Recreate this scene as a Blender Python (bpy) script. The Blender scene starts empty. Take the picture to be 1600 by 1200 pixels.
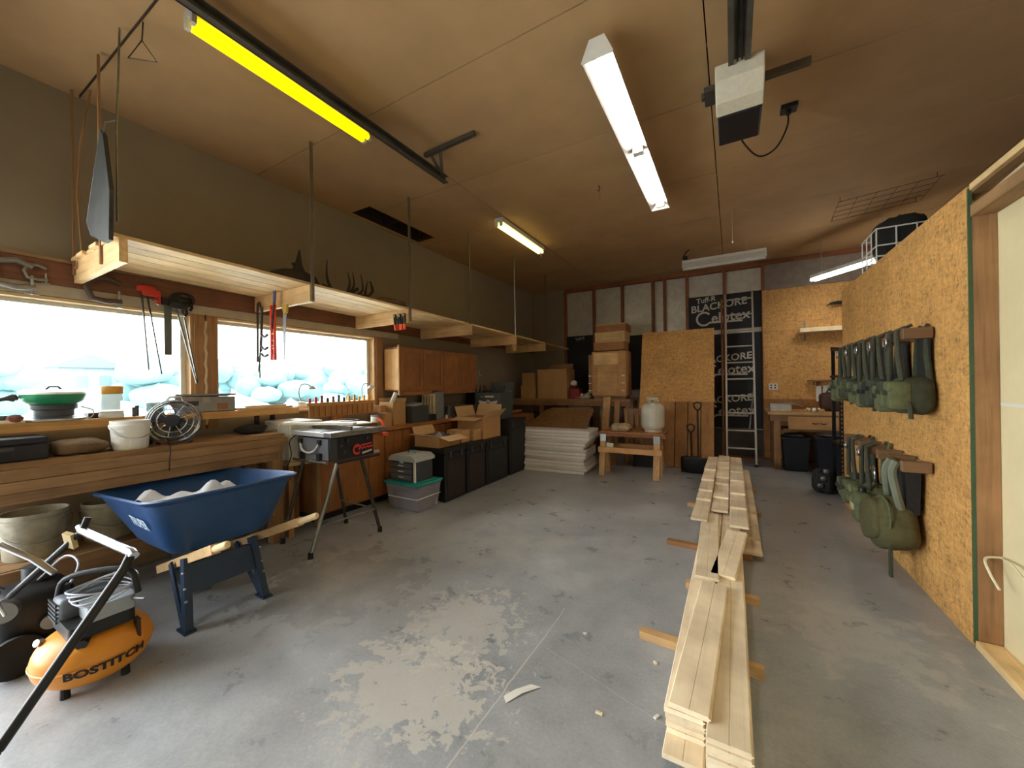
import bpy, bmesh, math, random
from mathutils import Vector, Matrix, Euler
random.seed(7)
SC = bpy.context.scene
COL = SC.collection
pi = math.pi

# ------------------------------------------------------------------ camera
cam_d = bpy.data.cameras.new('camera')
cam_d.sensor_width = 36.0
cam_d.lens = 13.5
cam_d.clip_start = 0.05
cam_d.clip_end = 400
cam = bpy.data.objects.new('camera', cam_d)
COL.objects.link(cam)
Yc = Vector((345/600, 4/600, 1.0)).normalized()          # room axes seen from the camera
Zc = Vector((-.0145, 1, 0)); Zc = (Zc - Yc*Yc.dot(Zc)).normalized()
Xc = Vector((Zc.y*Yc.z-Zc.z*Yc.y, Zc.z*Yc.x-Zc.x*Yc.z, Zc.x*Yc.y-Zc.y*Yc.x))
if Xc.x < 0: Xc = -Xc
right = Vector((Xc.x, Yc.x, Zc.x)); up = Vector((Xc.y, Yc.y, Zc.y)); fwd = Vector((Xc.z, Yc.z, Zc.z))
m = Matrix.Identity(4)
for i in range(3):
    m[i][0] = right[i]; m[i][1] = up[i]; m[i][2] = -fwd[i]
m[0][3], m[1][3], m[2][3] = 0, 0, 1.43
cam.matrix_world = m
SC.camera = cam

# ------------------------------------------------------------------ world, light, exposure
SKY = 12.0
w = bpy.data.worlds.new('world'); SC.world = w; w.use_nodes = True
bg = w.node_tree.nodes['Background']
bg.inputs[0].default_value = (0.90, 0.96, 1.0, 1); bg.inputs[1].default_value = SKY
SC.view_settings.view_transform = 'Standard'
SC.view_settings.look = 'None'
SC.view_settings.exposure = 0.42
SC.view_settings.gamma = 1.0
SC.view_settings.use_curve_mapping = False
for yc, ly in ((.94, 1.3), (2.67, 1.9)):                 # sky portals in the two window openings
    ld = bpy.data.lights.new('window_portal', 'AREA'); ld.shape = 'RECTANGLE'
    ld.size = ly; ld.size_y = 0.95; ld.cycles.is_portal = True
    lo = bpy.data.objects.new('window_portal', ld); COL.objects.link(lo)
    lo.location = (-4.42, yc, 1.63); lo.rotation_euler = Euler((pi/2, 0, -pi/2), 'XYZ')

ld = bpy.data.lights.new('added_door_portal', 'AREA'); ld.shape = 'RECTANGLE'; ld.size = 3.6; ld.size_y = 2.6; ld.cycles.is_portal = True  # portal in the unseen doorway added for daylight
lo = bpy.data.objects.new('added_door_portal', ld); COL.objects.link(lo); lo.location = (-4.42, -1.7, 1.3); lo.rotation_euler = Euler((pi/2, 0, -pi/2), 'XYZ')

# ------------------------------------------------------------------ materials
def lin(c):
    return tuple(((v/255)/12.92 if v/255 <= .04045 else ((v/255+.055)/1.055)**2.4) for v in c[:3]) + (1,)
MATS = {}
def base(name):
    mt = bpy.data.materials.new(name); mt.use_nodes = True
    nt = mt.node_tree; b = nt.nodes['Principled BSDF']
    MATS[name] = mt
    return mt, nt, b
def nd(nt, t, **kw):
    n = nt.nodes.new(t)
    for k, v in kw.items():
        if isinstance(k, str) and hasattr(n, k): setattr(n, k, v)
    return n
def coords(nt, scale=(1, 1, 1), kind='Object', rot=(0, 0, 0)):
    tc = nd(nt, 'ShaderNodeTexCoord'); mp = nd(nt, 'ShaderNodeMapping')
    mp.inputs['Scale'].default_value = scale; mp.inputs['Rotation'].default_value = rot
    nt.links.new(tc.outputs[kind], mp.inputs[0]); return mp.outputs[0]
def noise(nt, vec, s, det=4, rough=.6, dist=0):
    n = nd(nt, 'ShaderNodeTexNoise'); n.inputs['Scale'].default_value = s
    n.inputs['Detail'].default_value = det; n.inputs['Roughness'].default_value = rough
    n.inputs['Distortion'].default_value = dist
    if vec: nt.links.new(vec, n.inputs['Vector'])
    return n.outputs['Fac']
def ramp(nt, fac, stops):
    r = nd(nt, 'ShaderNodeValToRGB'); e = r.color_ramp.elements
    while len(e) < len(stops): e.new(.5)
    for i, (p, c) in enumerate(stops):
        e[i].position = p; e[i].color = c if len(c) == 4 else tuple(c)+(1,)
    nt.links.new(fac, r.inputs[0]); return r.outputs[0]
def mixc(nt, fac, a, b, mode='MIX'):
    n = nd(nt, 'ShaderNodeMix'); n.data_type = 'RGBA'; n.blend_type = mode
    for s, v in ((0, fac), (6, a), (7, b)):
        if hasattr(v, 'node'): nt.links.new(v, n.inputs[s])
        elif isinstance(v, (int, float)): n.inputs[s].default_value = v
        else: n.inputs[s].default_value = v
    return n.outputs[2]
def bumpn(nt, b, h, st=.2, d=.01):
    n = nd(nt, 'ShaderNodeBump'); n.inputs['Strength'].default_value = st; n.inputs['Distance'].default_value = d
    nt.links.new(h, n.inputs['Height']); nt.links.new(n.outputs[0], b.inputs['Normal'])
def sc(c, k): return tuple(min(1, v*k) for v in c[:3]) + (1,)
def M(name, c=(128, 128, 128), rough=.6, metal=0., var=.15, scale=9., bump=0., stretch=(1, 1, 1), rand=0.):
    if name in MATS: return MATS[name]
    mt, nt, b = base(name); c = lin(c)
    f = noise(nt, coords(nt, stretch), scale)
    col = ramp(nt, f, [(.3, sc(c, 1-var)), (.7, sc(c, 1+var))])
    if rand:
        oi = nd(nt, 'ShaderNodeObjectInfo'); mm = nd(nt, 'ShaderNodeMapRange')
        mm.inputs[3].default_value = 1-rand; mm.inputs[4].default_value = 1+rand
        nt.links.new(oi.outputs['Random'], mm.inputs[0])
        hs = nd(nt, 'ShaderNodeHueSaturation'); nt.links.new(mm.outputs[0], hs.inputs['Value']); nt.links.new(col, hs.inputs['Color'])
        col = hs.outputs[0]
    nt.links.new(col, b.inputs['Base Color'])
    b.inputs['Roughness'].default_value = rough; b.inputs['Metallic'].default_value = metal
    if bump: bumpn(nt, b, f, bump)
    return mt
def wood(name, c, axis='Y', var=.28, rough=.62, fine=38., rand=.12):
    st = {'X': (.05, 1, 1), 'Y': (1, .05, 1), 'Z': (1, 1, .05)}[axis]
    if name in MATS: return MATS[name]
    mt, nt, b = base(name); c = lin(c)
    oi = nd(nt, 'ShaderNodeObjectInfo')
    tc = nd(nt, 'ShaderNodeTexCoord'); ad = nd(nt, 'ShaderNodeVectorMath'); ad.operation = 'ADD'
    cm = nd(nt, 'ShaderNodeCombineXYZ'); ml = nd(nt, 'ShaderNodeMath'); ml.operation = 'MULTIPLY'; ml.inputs[1].default_value = 17.
    nt.links.new(oi.outputs['Random'], ml.inputs[0])
    for i in range(3): nt.links.new(ml.outputs[0], cm.inputs[i])
    nt.links.new(tc.outputs['Object'], ad.inputs[0]); nt.links.new(cm.outputs[0], ad.inputs[1])
    mp = nd(nt, 'ShaderNodeMapping'); mp.inputs['Scale'].default_value = st; nt.links.new(ad.outputs[0], mp.inputs[0])
    f1 = noise(nt, mp.outputs[0], fine, 5, .65, .4)
    f2 = noise(nt, ad.outputs[0], 3.2, 3)
    col = ramp(nt, f1, [(.25, sc(c, 1-var)), (.5, c), (.75, sc(c, 1+var*.6))])
    dk = ramp(nt, f2, [(.35, (.78, .74, .70)), (.65, (1.08, 1.06, 1.04))])
    col = mixc(nt, 1.0, col, dk, 'MULTIPLY')
    mm = nd(nt, 'ShaderNodeMapRange'); mm.inputs[3].default_value = 1-rand; mm.inputs[4].default_value = 1+rand
    nt.links.new(oi.outputs['Random'], mm.inputs[0])
    hs = nd(nt, 'ShaderNodeHueSaturation'); nt.links.new(mm.outputs[0], hs.inputs['Value']); nt.links.new(col, hs.inputs['Color'])
    nt.links.new(hs.outputs[0], b.inputs['Base Color']); b.inputs['Roughness'].default_value = rough
    bumpn(nt, b, f1, .12, .004)
    return mt
def osb(name, c, k=1.):
    mt, nt, b = base(name); c = lin(c)
    v0 = coords(nt)
    nz = nd(nt, 'ShaderNodeTexNoise'); nz.inputs['Scale'].default_value = 3; nt.links.new(v0, nz.inputs['Vector'])
    wv = nd(nt, 'ShaderNodeVectorMath'); wv.operation = 'MULTIPLY_ADD'
    wv.inputs[1].default_value = (.1, .1, .1); nt.links.new(nz.outputs['Color'], wv.inputs[0]); nt.links.new(v0, wv.inputs[2])
    outs = []
    for rot, scl in (((.5, .4, .3), (9, 40, 48)), ((-.6, .9, 1.2), (44, 11, 40)), ((1.0, -.4, .2), (48, 40, 10))):
        mp = nd(nt, 'ShaderNodeMapping'); mp.inputs['Rotation'].default_value = rot; mp.inputs['Scale'].default_value = tuple(s*k for s in scl)
        nt.links.new(wv.outputs[0], mp.inputs[0])
        vo = nd(nt, 'ShaderNodeTexVoronoi'); vo.inputs['Scale'].default_value = 1.0; nt.links.new(mp.outputs[0], vo.inputs['Vector'])
        sp = nd(nt, 'ShaderNodeSeparateColor'); nt.links.new(vo.outputs['Color'], sp.inputs[0]); outs.append(sp.outputs[0])
    a = nd(nt, 'ShaderNodeMath'); a.operation = 'ADD'; nt.links.new(outs[0], a.inputs[0]); nt.links.new(outs[1], a.inputs[1])
    a2 = nd(nt, 'ShaderNodeMath'); a2.operation = 'ADD'; nt.links.new(a.outputs[0], a2.inputs[0]); nt.links.new(outs[2], a2.inputs[1])
    dv = nd(nt, 'ShaderNodeMath'); dv.operation = 'DIVIDE'; dv.inputs[1].default_value = 3.; nt.links.new(a2.outputs[0], dv.inputs[0])
    col = ramp(nt, dv.outputs[0], [(.12, sc(c, .5)), (.3, sc(c, .84)), (.55, c), (.85, sc(c, 1.22))])
    big = ramp(nt, noise(nt, v0, 1.6, 3), [(.3, (.84, .82, .8)), (.7, (1.08, 1.08, 1.08))])
    nt.links.new(mixc(nt, 1., col, big, 'MULTIPLY'), b.inputs['Base Color'])
    b.inputs['Roughness'].default_value = .68
    bumpn(nt, b, dv.outputs[0], .25, .004)
    return mt
def emit(name, c, s):
    mt, nt, b = base(name); c = lin(c)
    b.inputs['Base Color'].default_value = c; b.inputs['Emission Color'].default_value = c
    b.inputs['Emission Strength'].default_value = s; b.inputs['Roughness'].default_value = .4
    return mt
def glass(name, tint=(.97, .99, .98), refl=.06):
    mt, nt, b = base(name); nt.nodes.remove(b)
    out = nt.nodes['Material Output']; tr = nd(nt, 'ShaderNodeBsdfTransparent'); gl = nd(nt, 'ShaderNodeBsdfGlossy')
    tr.inputs[0].default_value = tint+(1,); gl.inputs['Roughness'].default_value = .02
    fr = nd(nt, 'ShaderNodeFresnel'); fr.inputs[0].default_value = 1.45
    mx = nd(nt, 'ShaderNodeMixShader'); nt.links.new(fr.outputs[0], mx.inputs[0])
    nt.links.new(tr.outputs[0], mx.inputs[1]); nt.links.new(gl.outputs[0], mx.inputs[2]); nt.links.new(mx.outputs[0], out.inputs[0])
    return mt
def clearplastic(name, c, a=.35, rough=.25):
    mt, nt, b = base(name); b.inputs['Base Color'].default_value = lin(c); b.inputs['Roughness'].default_value = rough
    f = noise(nt, coords(nt), 6)
    nt.links.new(ramp(nt, f, [(.3, sc(lin(c), .85)), (.7, lin(c))]), b.inputs['Base Color'])
    b.inputs['Alpha'].default_value = a
    return mt

# ------------------------------------------------------------------ mesh helpers
class MB:
    def __init__(s): s.v = []; s.f = []
    def add(s, vs, fs):
        o = len(s.v); s.v += [tuple(v) for v in vs]; s.f += [tuple(i+o for i in f) for f in fs]; return s
    def box(s, x0, y0, z0, x1, y1, z1):
        if x1 < x0: x0, x1 = x1, x0
        if y1 < y0: y0, y1 = y1, y0
        if z1 < z0: z0, z1 = z1, z0
        return s.add([(x0, y0, z0), (x1, y0, z0), (x1, y1, z0), (x0, y1, z0), (x0, y0, z1), (x1, y0, z1), (x1, y1, z1), (x0, y1, z1)],
                     [(0, 3, 2, 1), (4, 5, 6, 7), (0, 1, 5, 4), (1, 2, 6, 5), (2, 3, 7, 6), (3, 0, 4, 7)])
    def obox(s, c, size, rot=(0, 0, 0)):
        R = Euler(rot).to_matrix(); h = [d/2 for d in size]; c = Vector(c); o = MB().box(-h[0], -h[1], -h[2], *h)
        return s.add([c + R @ Vector(v) for v in o.v], o.f)
    def bar(s, p, q, wd, ht, upv=(0, 0, 1)):
        p, q = Vector(p), Vector(q); d = (q-p).normalized(); u = Vector(upv)
        if abs(d.dot(u)) > .97: u = Vector((1, 0, 0))
        sd = d.cross(u).normalized()*wd/2; u2 = sd.cross(d).normalized()*ht/2
        vs = [p-sd-u2, p+sd-u2, p+sd+u2, p-sd+u2, q-sd-u2, q+sd-u2, q+sd+u2, q-sd+u2]
        return s.add(vs, [(0, 1, 2, 3), (7, 6, 5, 4), (0, 4, 5, 1), (1, 5, 6, 2), (2, 6, 7, 3), (3, 7, 4, 0)])
    def cyl(s, p, q, r, r2=None, n=14, cap=True):
        r2 = r if r2 is None else r2; p, q = Vector(p), Vector(q); d = (q-p).normalized()
        a = d.orthogonal().normalized(); b = d.cross(a); vs = []
        for c, rr in ((p, r), (q, r2)):
            for i in range(n): t = 2*pi*i/n; vs.append(c + (a*math.cos(t)+b*math.sin(t))*rr)
        fs = [(i, (i+1) % n, n+(i+1) % n, n+i) for i in range(n)]
        if cap: fs += [tuple(range(n-1, -1, -1)), tuple(range(n, 2*n))]
        return s.add(vs, fs)
    def tube(s, pts, r, n=8, closed=False):
        P = [Vector(p) for p in pts]; N = len(P); rs = r if isinstance(r, (list, tuple)) else [r]*N
        vs = []; prev = None
        for i in range(N):
            a = P[(i-1) % N] if (closed or i > 0) else P[0]; b = P[(i+1) % N] if (closed or i < N-1) else P[-1]
            t = (b-a).normalized()
            if prev is None: u = t.orthogonal().normalized()
            else:
                u = prev - t*prev.dot(t); u = u.normalized() if u.length > 1e-6 else t.orthogonal().normalized()
            prev = u; w_ = t.cross(u)
            for k in range(n): th = 2*pi*k/n; vs.append(P[i] + (u*math.cos(th)+w_*math.sin(th))*rs[i])
        fs = []
        for i in range(N if closed else N-1):
            j = (i+1) % N
            for k in range(n): fs.append((i*n+k, i*n+(k+1) % n, j*n+(k+1) % n, j*n+k))
        if not closed: fs += [tuple(range(n-1, -1, -1)), tuple(range((N-1)*n, N*n))]
        return s.add(vs, fs)
    def lathe(s, prof, c=(0, 0, 0), n=28, sx=1., sy=1., M_=None):
        vs = []; fs = []
        for (r, z) in prof:
            for i in range(n):
                t = 2*pi*i/n; v = Vector((r*math.cos(t)*sx, r*math.sin(t)*sy, z))
                if M_: v = M_ @ v
                vs.append(v+Vector(c))
        for j in range(len(prof)-1):
            for i in range(n): fs.append((j*n+i, j*n+(i+1) % n, (j+1)*n+(i+1) % n, (j+1)*n+i))
        if prof[0][0] > 1e-6: fs.append(tuple(range(n-1, -1, -1)))
        if prof[-1][0] > 1e-6: fs.append(tuple(range((len(prof)-1)*n, len(prof)*n)))
        return s.add(vs, fs)
    def prism(s, poly, ax, a, b):
        n = len(poly)
        def P(u, v, t): return {'X': (t, u, v), 'Y': (u, t, v), 'Z': (u, v, t)}[ax]
        vs = [P(u, v, a) for u, v in poly] + [P(u, v, b) for u, v in poly]
        return s.add(vs, [tuple(range(n-1, -1, -1)), tuple(range(n, 2*n))] + [(i, (i+1) % n, n+(i+1) % n, n+i) for i in range(n)])
    def grid(s, fn, nu, nv):
        vs = [fn(i/nu, j/nv) for j in range(nv+1) for i in range(nu+1)]
        return s.add(vs, [(j*(nu+1)+i, j*(nu+1)+i+1, (j+1)*(nu+1)+i+1, (j+1)*(nu+1)+i) for j in range(nv) for i in range(nu)])
    def sup(s, c, size, e=.35, nu=20, nv=12, rot=(0, 0, 0), wob=0., seed=0):
        """rounded pillow / box blob (superellipsoid)"""
        R = Euler(rot).to_matrix(); rn = random.Random(seed); ph = [rn.uniform(0, 6.28) for _ in range(4)]
        def pw(x, k): return math.copysign(abs(x)**k, x)
        vs = []
        for j in range(nv+1):
            la = -pi/2 + pi*j/nv
            for i in range(nu):
                lo = 2*pi*i/nu
                v = Vector((pw(math.cos(la), e)*pw(math.cos(lo), e)*size[0]/2, pw(math.cos(la), e)*pw(math.sin(lo), e)*size[1]/2, pw(math.sin(la), e)*size[2]/2))
                if wob: v *= 1+wob*(math.sin(3*lo+ph[0]+2*la)+math.sin(5*la+ph[1]+lo)+math.sin(7*lo+ph[2]))/2
                vs.append(R @ v + Vector(c))
        fs = [(j*nu+i, j*nu+(i+1) % nu, (j+1)*nu+(i+1) % nu, (j+1)*nu+i) for j in range(nv) for i in range(nu)]
        return s.add(vs, fs)
    def build(s, name, mat, parent=None, smooth=False, bevel=0., world=True):
        root = parent
        off = Vector((0, 0, 0))
        if parent is not None and world:
            while root.parent: root = root.parent
            off = root.location
        me = bpy.data.meshes.new(name)
        me.from_pydata([tuple(Vector(v)-off) for v in s.v], [], s.f); me.validate(); me.update()
        bm = bmesh.new(); bm.from_mesh(me); bmesh.ops.remove_doubles(bm, verts=bm.verts, dist=1e-5)
        bmesh.ops.recalc_face_normals(bm, faces=bm.faces); bm.to_mesh(me); bm.free()
        if smooth:
            me.polygons.foreach_set('use_smooth', [True]*len(me.polygons)); me.set_sharp_from_angle(angle=math.radians(42))
        o = bpy.data.objects.new(name, me); COL.objects.link(o)
        if mat: me.materials.append(mat)
        if parent: o.parent = parent
        if bevel:
            bv = o.modifiers.new('bevel', 'BEVEL'); bv.width = bevel; bv.segments = 2; bv.limit_method = 'ANGLE'
        return o
def tag(o, label=None, cat=None, group=None, kind=None):
    if label: o['label'] = label
    if cat: o['category'] = cat
    if group: o['group'] = group
    if kind: o['kind'] = kind
    return o
def thing(name, label, cat, loc, group=None, kind=None, rz=0.):
    o = bpy.data.objects.new(name, None); o.empty_display_size = .05; COL.objects.link(o); o.location = loc; o.rotation_euler = (0, 0, rz)
    return tag(o, label, cat, group, kind)
def solo(name, mb, mat, label, cat, group=None, kind=None, smooth=False, bevel=0.):
    xs = [v[0] for v in mb.v]; ys = [v[1] for v in mb.v]; zs = [v[2] for v in mb.v]
    c = Vector(((min(xs)+max(xs))/2, (min(ys)+max(ys))/2, min(zs)))
    mb.v = [tuple(Vector(v)-c) for v in mb.v]
    o = mb.build(name, mat, None, smooth, bevel); o.location = c
    return tag(o, label, cat, group, kind)
def B(*a): return MB().box(*a)
def text_mesh(body, size, mat, name, parent, mapfn, extrude=0.0, bold=0., shear=0., sx=1.):
    cu = bpy.data.curves.new(name, 'FONT'); cu.body = body; cu.size = size; cu.align_x = 'CENTER'; cu.align_y = 'CENTER'
    cu.offset = bold; cu.shear = shear; cu.resolution_u = 3
    ob = bpy.data.objects.new(name, cu); COL.objects.link(ob)
    me = bpy.data.meshes.new_from_object(ob)
    bpy.data.objects.remove(ob); bpy.data.curves.remove(cu)
    bm = bmesh.new(); bm.from_mesh(me)
    bmesh.ops.triangulate(bm, faces=bm.faces)
    bmesh.ops.subdivide_edges(bm, edges=[e for e in bm.edges if e.calc_length() > size*.4], cuts=1)
    bm.to_mesh(me); bm.free()
    root = parent
    while root and root.parent: root = root.parent
    off = root.location if root else Vector((0, 0, 0))
    for v in me.vertices: v.co = Vector(mapfn(v.co.x*sx, v.co.y)) - off
    me.materials.clear(); me.materials.append(mat)
    o = bpy.data.objects.new(name, me); COL.objects.link(o); o.parent = parent
    return o
def arc(c, r, a0, a1, n=12, plane='XZ', rz=None):
    out = []
    for i in range(n+1):
        t = a0+(a1-a0)*i/n; u, v = r*math.cos(t), (rz or r)*math.sin(t)
        out.append({'XZ': (c[0]+u, c[1], c[2]+v), 'YZ': (c[0], c[1]+u, c[2]+v), 'XY': (c[0]+u, c[1]+v, c[2])}[plane])
    return out
# ------------------------------------------------------------------ shared materials
XL, XR, YB, YF, ZC = -4.22, 1.10, 8.5, -4.0, 3.62
pine = wood('pine', (232, 200, 146), 'Y'); pineX = wood('pine_cross', (222, 184, 130), 'X'); pineZ = wood('pine_upright', (206, 165, 112), 'Z')
board = wood('fresh_board', (246, 230, 200), 'Y', var=.10, rand=.12)
oldY = wood('aged_timber', (150, 116, 78), 'Y', var=.4); oldX = wood('aged_cross', (150, 112, 74), 'X', var=.4); oldZ = wood('aged_upright', (158, 118, 78), 'Z', var=.4)
redZ = wood('red_stud', (138, 82, 46), 'Z', var=.35); redX = wood('red_plate', (138, 82, 46), 'X', var=.35)
cabZ = wood('cabinet_wood', (160, 102, 54), 'Z', var=.3); cabY = wood('cabinet_top', (180, 118, 62), 'Y', var=.3)
oakZ = wood('oak_upright', (160, 106, 60), 'Z', var=.28); cedarX = wood('cedar_cross', (196, 148, 92), 'X', var=.25)
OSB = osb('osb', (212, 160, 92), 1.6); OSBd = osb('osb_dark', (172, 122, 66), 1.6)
drywall = M('drywall', (146, 132, 112), .9, var=.05, scale=3, bump=.03)
drypale = M('pale_board', (222, 206, 162), .85, var=.05, scale=4)
black = M('black_plastic', (26, 26, 28), .5, var=.2); blackm = M('black_metal', (28, 27, 27), .42, .3, .25)
rubber = M('rubber', (20, 20, 20), .8, var=.2); steel = M('steel', (168, 168, 168), .35, .9, .1, 14); galv = M('galvanised', (140, 140, 136), .42, .85, .18, 22)
darkst = M('dark_steel', (74, 70, 64), .5, .7, .25, 20); white = M('white_plastic', (232, 230, 222), .45, var=.04); whitem = M('white_enamel', (222, 220, 212), .4, var=.06)
grey = M('grey_plastic', (120, 122, 124), .5, var=.08); dgrey = M('dark_grey_plastic', (62, 64, 68), .5, var=.12); card = M('cardboard', (184, 140, 92), .85, var=.08, scale=5, rand=.1)
cardin = M('cardboard_inside', (204, 168, 120), .85, var=.06); red = M('red_plastic', (190, 42, 28), .45, var=.1); orange = M('orange_plastic', (228, 84, 28), .45, var=.1)
cable_b = M('black_cable', (22, 20, 20), .55, var=.1); olive = M('olive_canvas', (88, 92, 60), .9, var=.22, scale=30, bump=.15); olived = M('dark_olive_canvas', (58, 62, 44), .9, var=.25, scale=30, bump=.15)
webbing = M('webbing', (66, 66, 52), .9, var=.2, scale=60, bump=.2); gearblk = M('dark_webbing', (36, 36, 34), .9, var=.25, scale=40)

# floor ------------------------------------------------------------
def floor_mat():
    mt, nt, b = base('concrete')
    v = coords(nt)
    sep = nd(nt, 'ShaderNodeSeparateXYZ'); nt.links.new(v, sep.inputs[0])
    def mth(op, a, c=None):
        n = nd(nt, 'ShaderNodeMath'); n.operation = op
        for i, q in enumerate((a, c)):
            if q is None: continue
            if hasattr(q, 'node'): nt.links.new(q, n.inputs[i])
            else: n.inputs[i].default_value = q
        return n.outputs[0]
    big = noise(nt, v, .9, 5, .6, .3); mid = noise(nt, v, 4.5, 6, .65, .15); fine = noise(nt, v, 60, 3, .7)
    col = ramp(nt, big, [(.3, lin((142, 146, 150))), (.55, lin((168, 171, 174))), (.72, lin((194, 196, 197)))])
    col = mixc(nt, .75, col, ramp(nt, mid, [(.3, (.78, .78, .79)), (.5, (1, 1, 1)), (.72, (1.15, 1.15, 1.14))]), 'MULTIPLY')
    col = mixc(nt, .5, col, ramp(nt, fine, [(.3, (.75, .75, .75)), (.7, (1.15, 1.15, 1.15))]), 'MULTIPLY')
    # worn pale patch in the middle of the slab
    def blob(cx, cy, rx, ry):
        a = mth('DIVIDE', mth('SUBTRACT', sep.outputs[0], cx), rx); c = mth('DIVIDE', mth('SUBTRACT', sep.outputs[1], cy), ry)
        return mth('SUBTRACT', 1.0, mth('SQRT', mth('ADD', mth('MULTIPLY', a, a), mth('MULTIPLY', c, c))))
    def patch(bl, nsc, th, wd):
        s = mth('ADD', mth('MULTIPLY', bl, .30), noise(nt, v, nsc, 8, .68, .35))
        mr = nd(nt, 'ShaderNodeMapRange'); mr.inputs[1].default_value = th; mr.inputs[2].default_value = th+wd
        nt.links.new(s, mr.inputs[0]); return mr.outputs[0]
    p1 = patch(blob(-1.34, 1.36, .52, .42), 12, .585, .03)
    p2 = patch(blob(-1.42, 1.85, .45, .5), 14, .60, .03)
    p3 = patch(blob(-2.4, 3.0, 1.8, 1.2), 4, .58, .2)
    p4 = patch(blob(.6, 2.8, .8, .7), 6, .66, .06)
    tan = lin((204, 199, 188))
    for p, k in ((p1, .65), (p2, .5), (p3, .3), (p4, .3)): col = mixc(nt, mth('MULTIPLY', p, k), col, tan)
    # hairline crack and scratches
    wob = mth('MULTIPLY', mth('SUBTRACT', noise(nt, v, 5, 3), .5), .03)
    ln = mth('LESS_THAN', mth('ABSOLUTE', mth('ADD', mth('ADD', sep.outputs[0], .945), wob)), .0035)
    ln = mth('MULTIPLY', ln, mth('LESS_THAN', sep.outputs[1], 2.28))
    l2 = mth('LESS_THAN', mth('ABSOLUTE', mth('ADD', mth('SUBTRACT', sep.outputs[1], 1.62), mth('ADD', mth('MULTIPLY', sep.outputs[0], .3), wob))), .0025)
    l2 = mth('MULTIPLY', l2, mth('LESS_THAN', mth('ABSOLUTE', mth('ADD', sep.outputs[0], .4)), .5))
    col = mixc(nt, mth('MULTIPLY', mth('MAXIMUM', ln, mth('MULTIPLY', l2, .6)), .8), col, lin((200, 196, 186)))
    spk = ramp(nt, noise(nt, v, 34, 2, .5), [(.735, (0, 0, 0)), (.76, (1, 1, 1))])
    col = mixc(nt, mth('MULTIPLY', spk, .5), col, lin((190, 186, 180)))
    nt.links.new(col, b.inputs['Base Color'])
    ro = ramp(nt, mid, [(.3, (.24,)*3), (.7, (.44,)*3)])
    pol = nd(nt, 'ShaderNodeMapRange'); nt.links.new(blob(-2.5, 1.8, 1.0, .9), pol.inputs[0]); ro = mixc(nt, mth('MULTIPLY', pol.outputs[0], .7), ro, (.14, .14, .14, 1))
    nt.links.new(mixc(nt, mth('MULTIPLY', mth('MAXIMUM', p1, p2), .8), ro, (.7, .7, .7, 1)), b.inputs['Roughness'])
    b.inputs['Specular IOR Level'].default_value = .6
    bumpn(nt, b, fine, .08, .003)
    return mt
fl = B(-4.36, YF-.1, -.15, 3.3, YB+.12, 0).build('floor', floor_mat())
tag(fl, 'grey worn concrete garage floor with pale patches', 'floor', kind='structure')

# ceiling: sheets 2.44 x 1.22 with open joints, one hatch by the left wall
ceil_m = M('ceiling_board', (178, 142, 98), .85, var=.09, scale=2.2, bump=.02, rand=.05)
ce = thing('ceiling', 'brown unpainted ceiling boards with thin joints', 'ceiling', (0, 0, ZC), kind='structure')
HX0, HX1, HY0, HY1 = -4.16, -3.80, 3.2, 4.4
xs = [-4.36, -2.56, -.12, 2.32, 3.3]
ys = [YF-.1, -2.75, -1.53, -.31, .89, 2.13, 3.34, 4.56, 5.78, 7.0, 8.22, YB+.12]
g = .004
for i in range(len(xs)-1):
    for j in range(len(ys)-1):
        a, b_, c, d = xs[i]+g, xs[i+1]-g, ys[j]+g, ys[j+1]-g
        mb = MB()
        if i == 0 and not (d < HY0 or c > HY1):
            lo, hi = max(c, HY0), min(d, HY1)
            mb.box(a, c, ZC, HX0, d, ZC+.016); mb.box(HX1, c, ZC, b_, d, ZC+.016)
            if lo > c: mb.box(HX0, c, ZC, HX1, lo, ZC+.016)
            if hi < d: mb.box(HX0, hi, ZC, HX1, d, ZC+.016)
        else: mb.box(a, c, ZC, b_, d, ZC+.016)
        mb.build('ceiling_board', ceil_m, ce)
jo = MB()
for k in range(21):
    y = YF+.1+k*.61
    if HY0-.05 < y < HY1: continue
    jo.box(-4.36, y, ZC+.017, 3.3, y+.04, ZC+.2)
jo.build('ceiling_joists', oldX, ce)
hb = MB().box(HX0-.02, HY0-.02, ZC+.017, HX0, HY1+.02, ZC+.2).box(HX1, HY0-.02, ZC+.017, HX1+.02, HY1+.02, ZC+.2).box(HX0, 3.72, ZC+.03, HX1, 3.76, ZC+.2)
hb.build('hatch_frame', M('dark_recess_wood', (40, 28, 20), .9, var=.3), ce)  # near-black wood: the hatch's inner shade is put into the colour
MB().box(-4.37, YF-.12, ZC+.0, -4.361, YB+.14, ZC+.71).box(3.301, YF-.12, ZC, 3.31, YB+.14, ZC+.71).box(-4.37, YB+.121, ZC, 3.3, YB+.14, ZC+.71).box(-4.37, YF-.14, ZC, 3.3, YF-.121, ZC+.71).build('attic_light_seal', oldY, ce)  # unseen side strips added to keep sky light from leaking in
B(-4.5, YF-.3, ZC+.72, 3.5, YB+.3, ZC+.82).build('roof_deck', oldX, ce)
B(-4.5, YF-.3, ZC+.70, 3.5, YB+.3, ZC+.715).build('attic_floor', M('attic_shade_dark', (30, 25, 20), .95, var=.3), ce)  # near-black colour stands in for the darkness above the hatch

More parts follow.
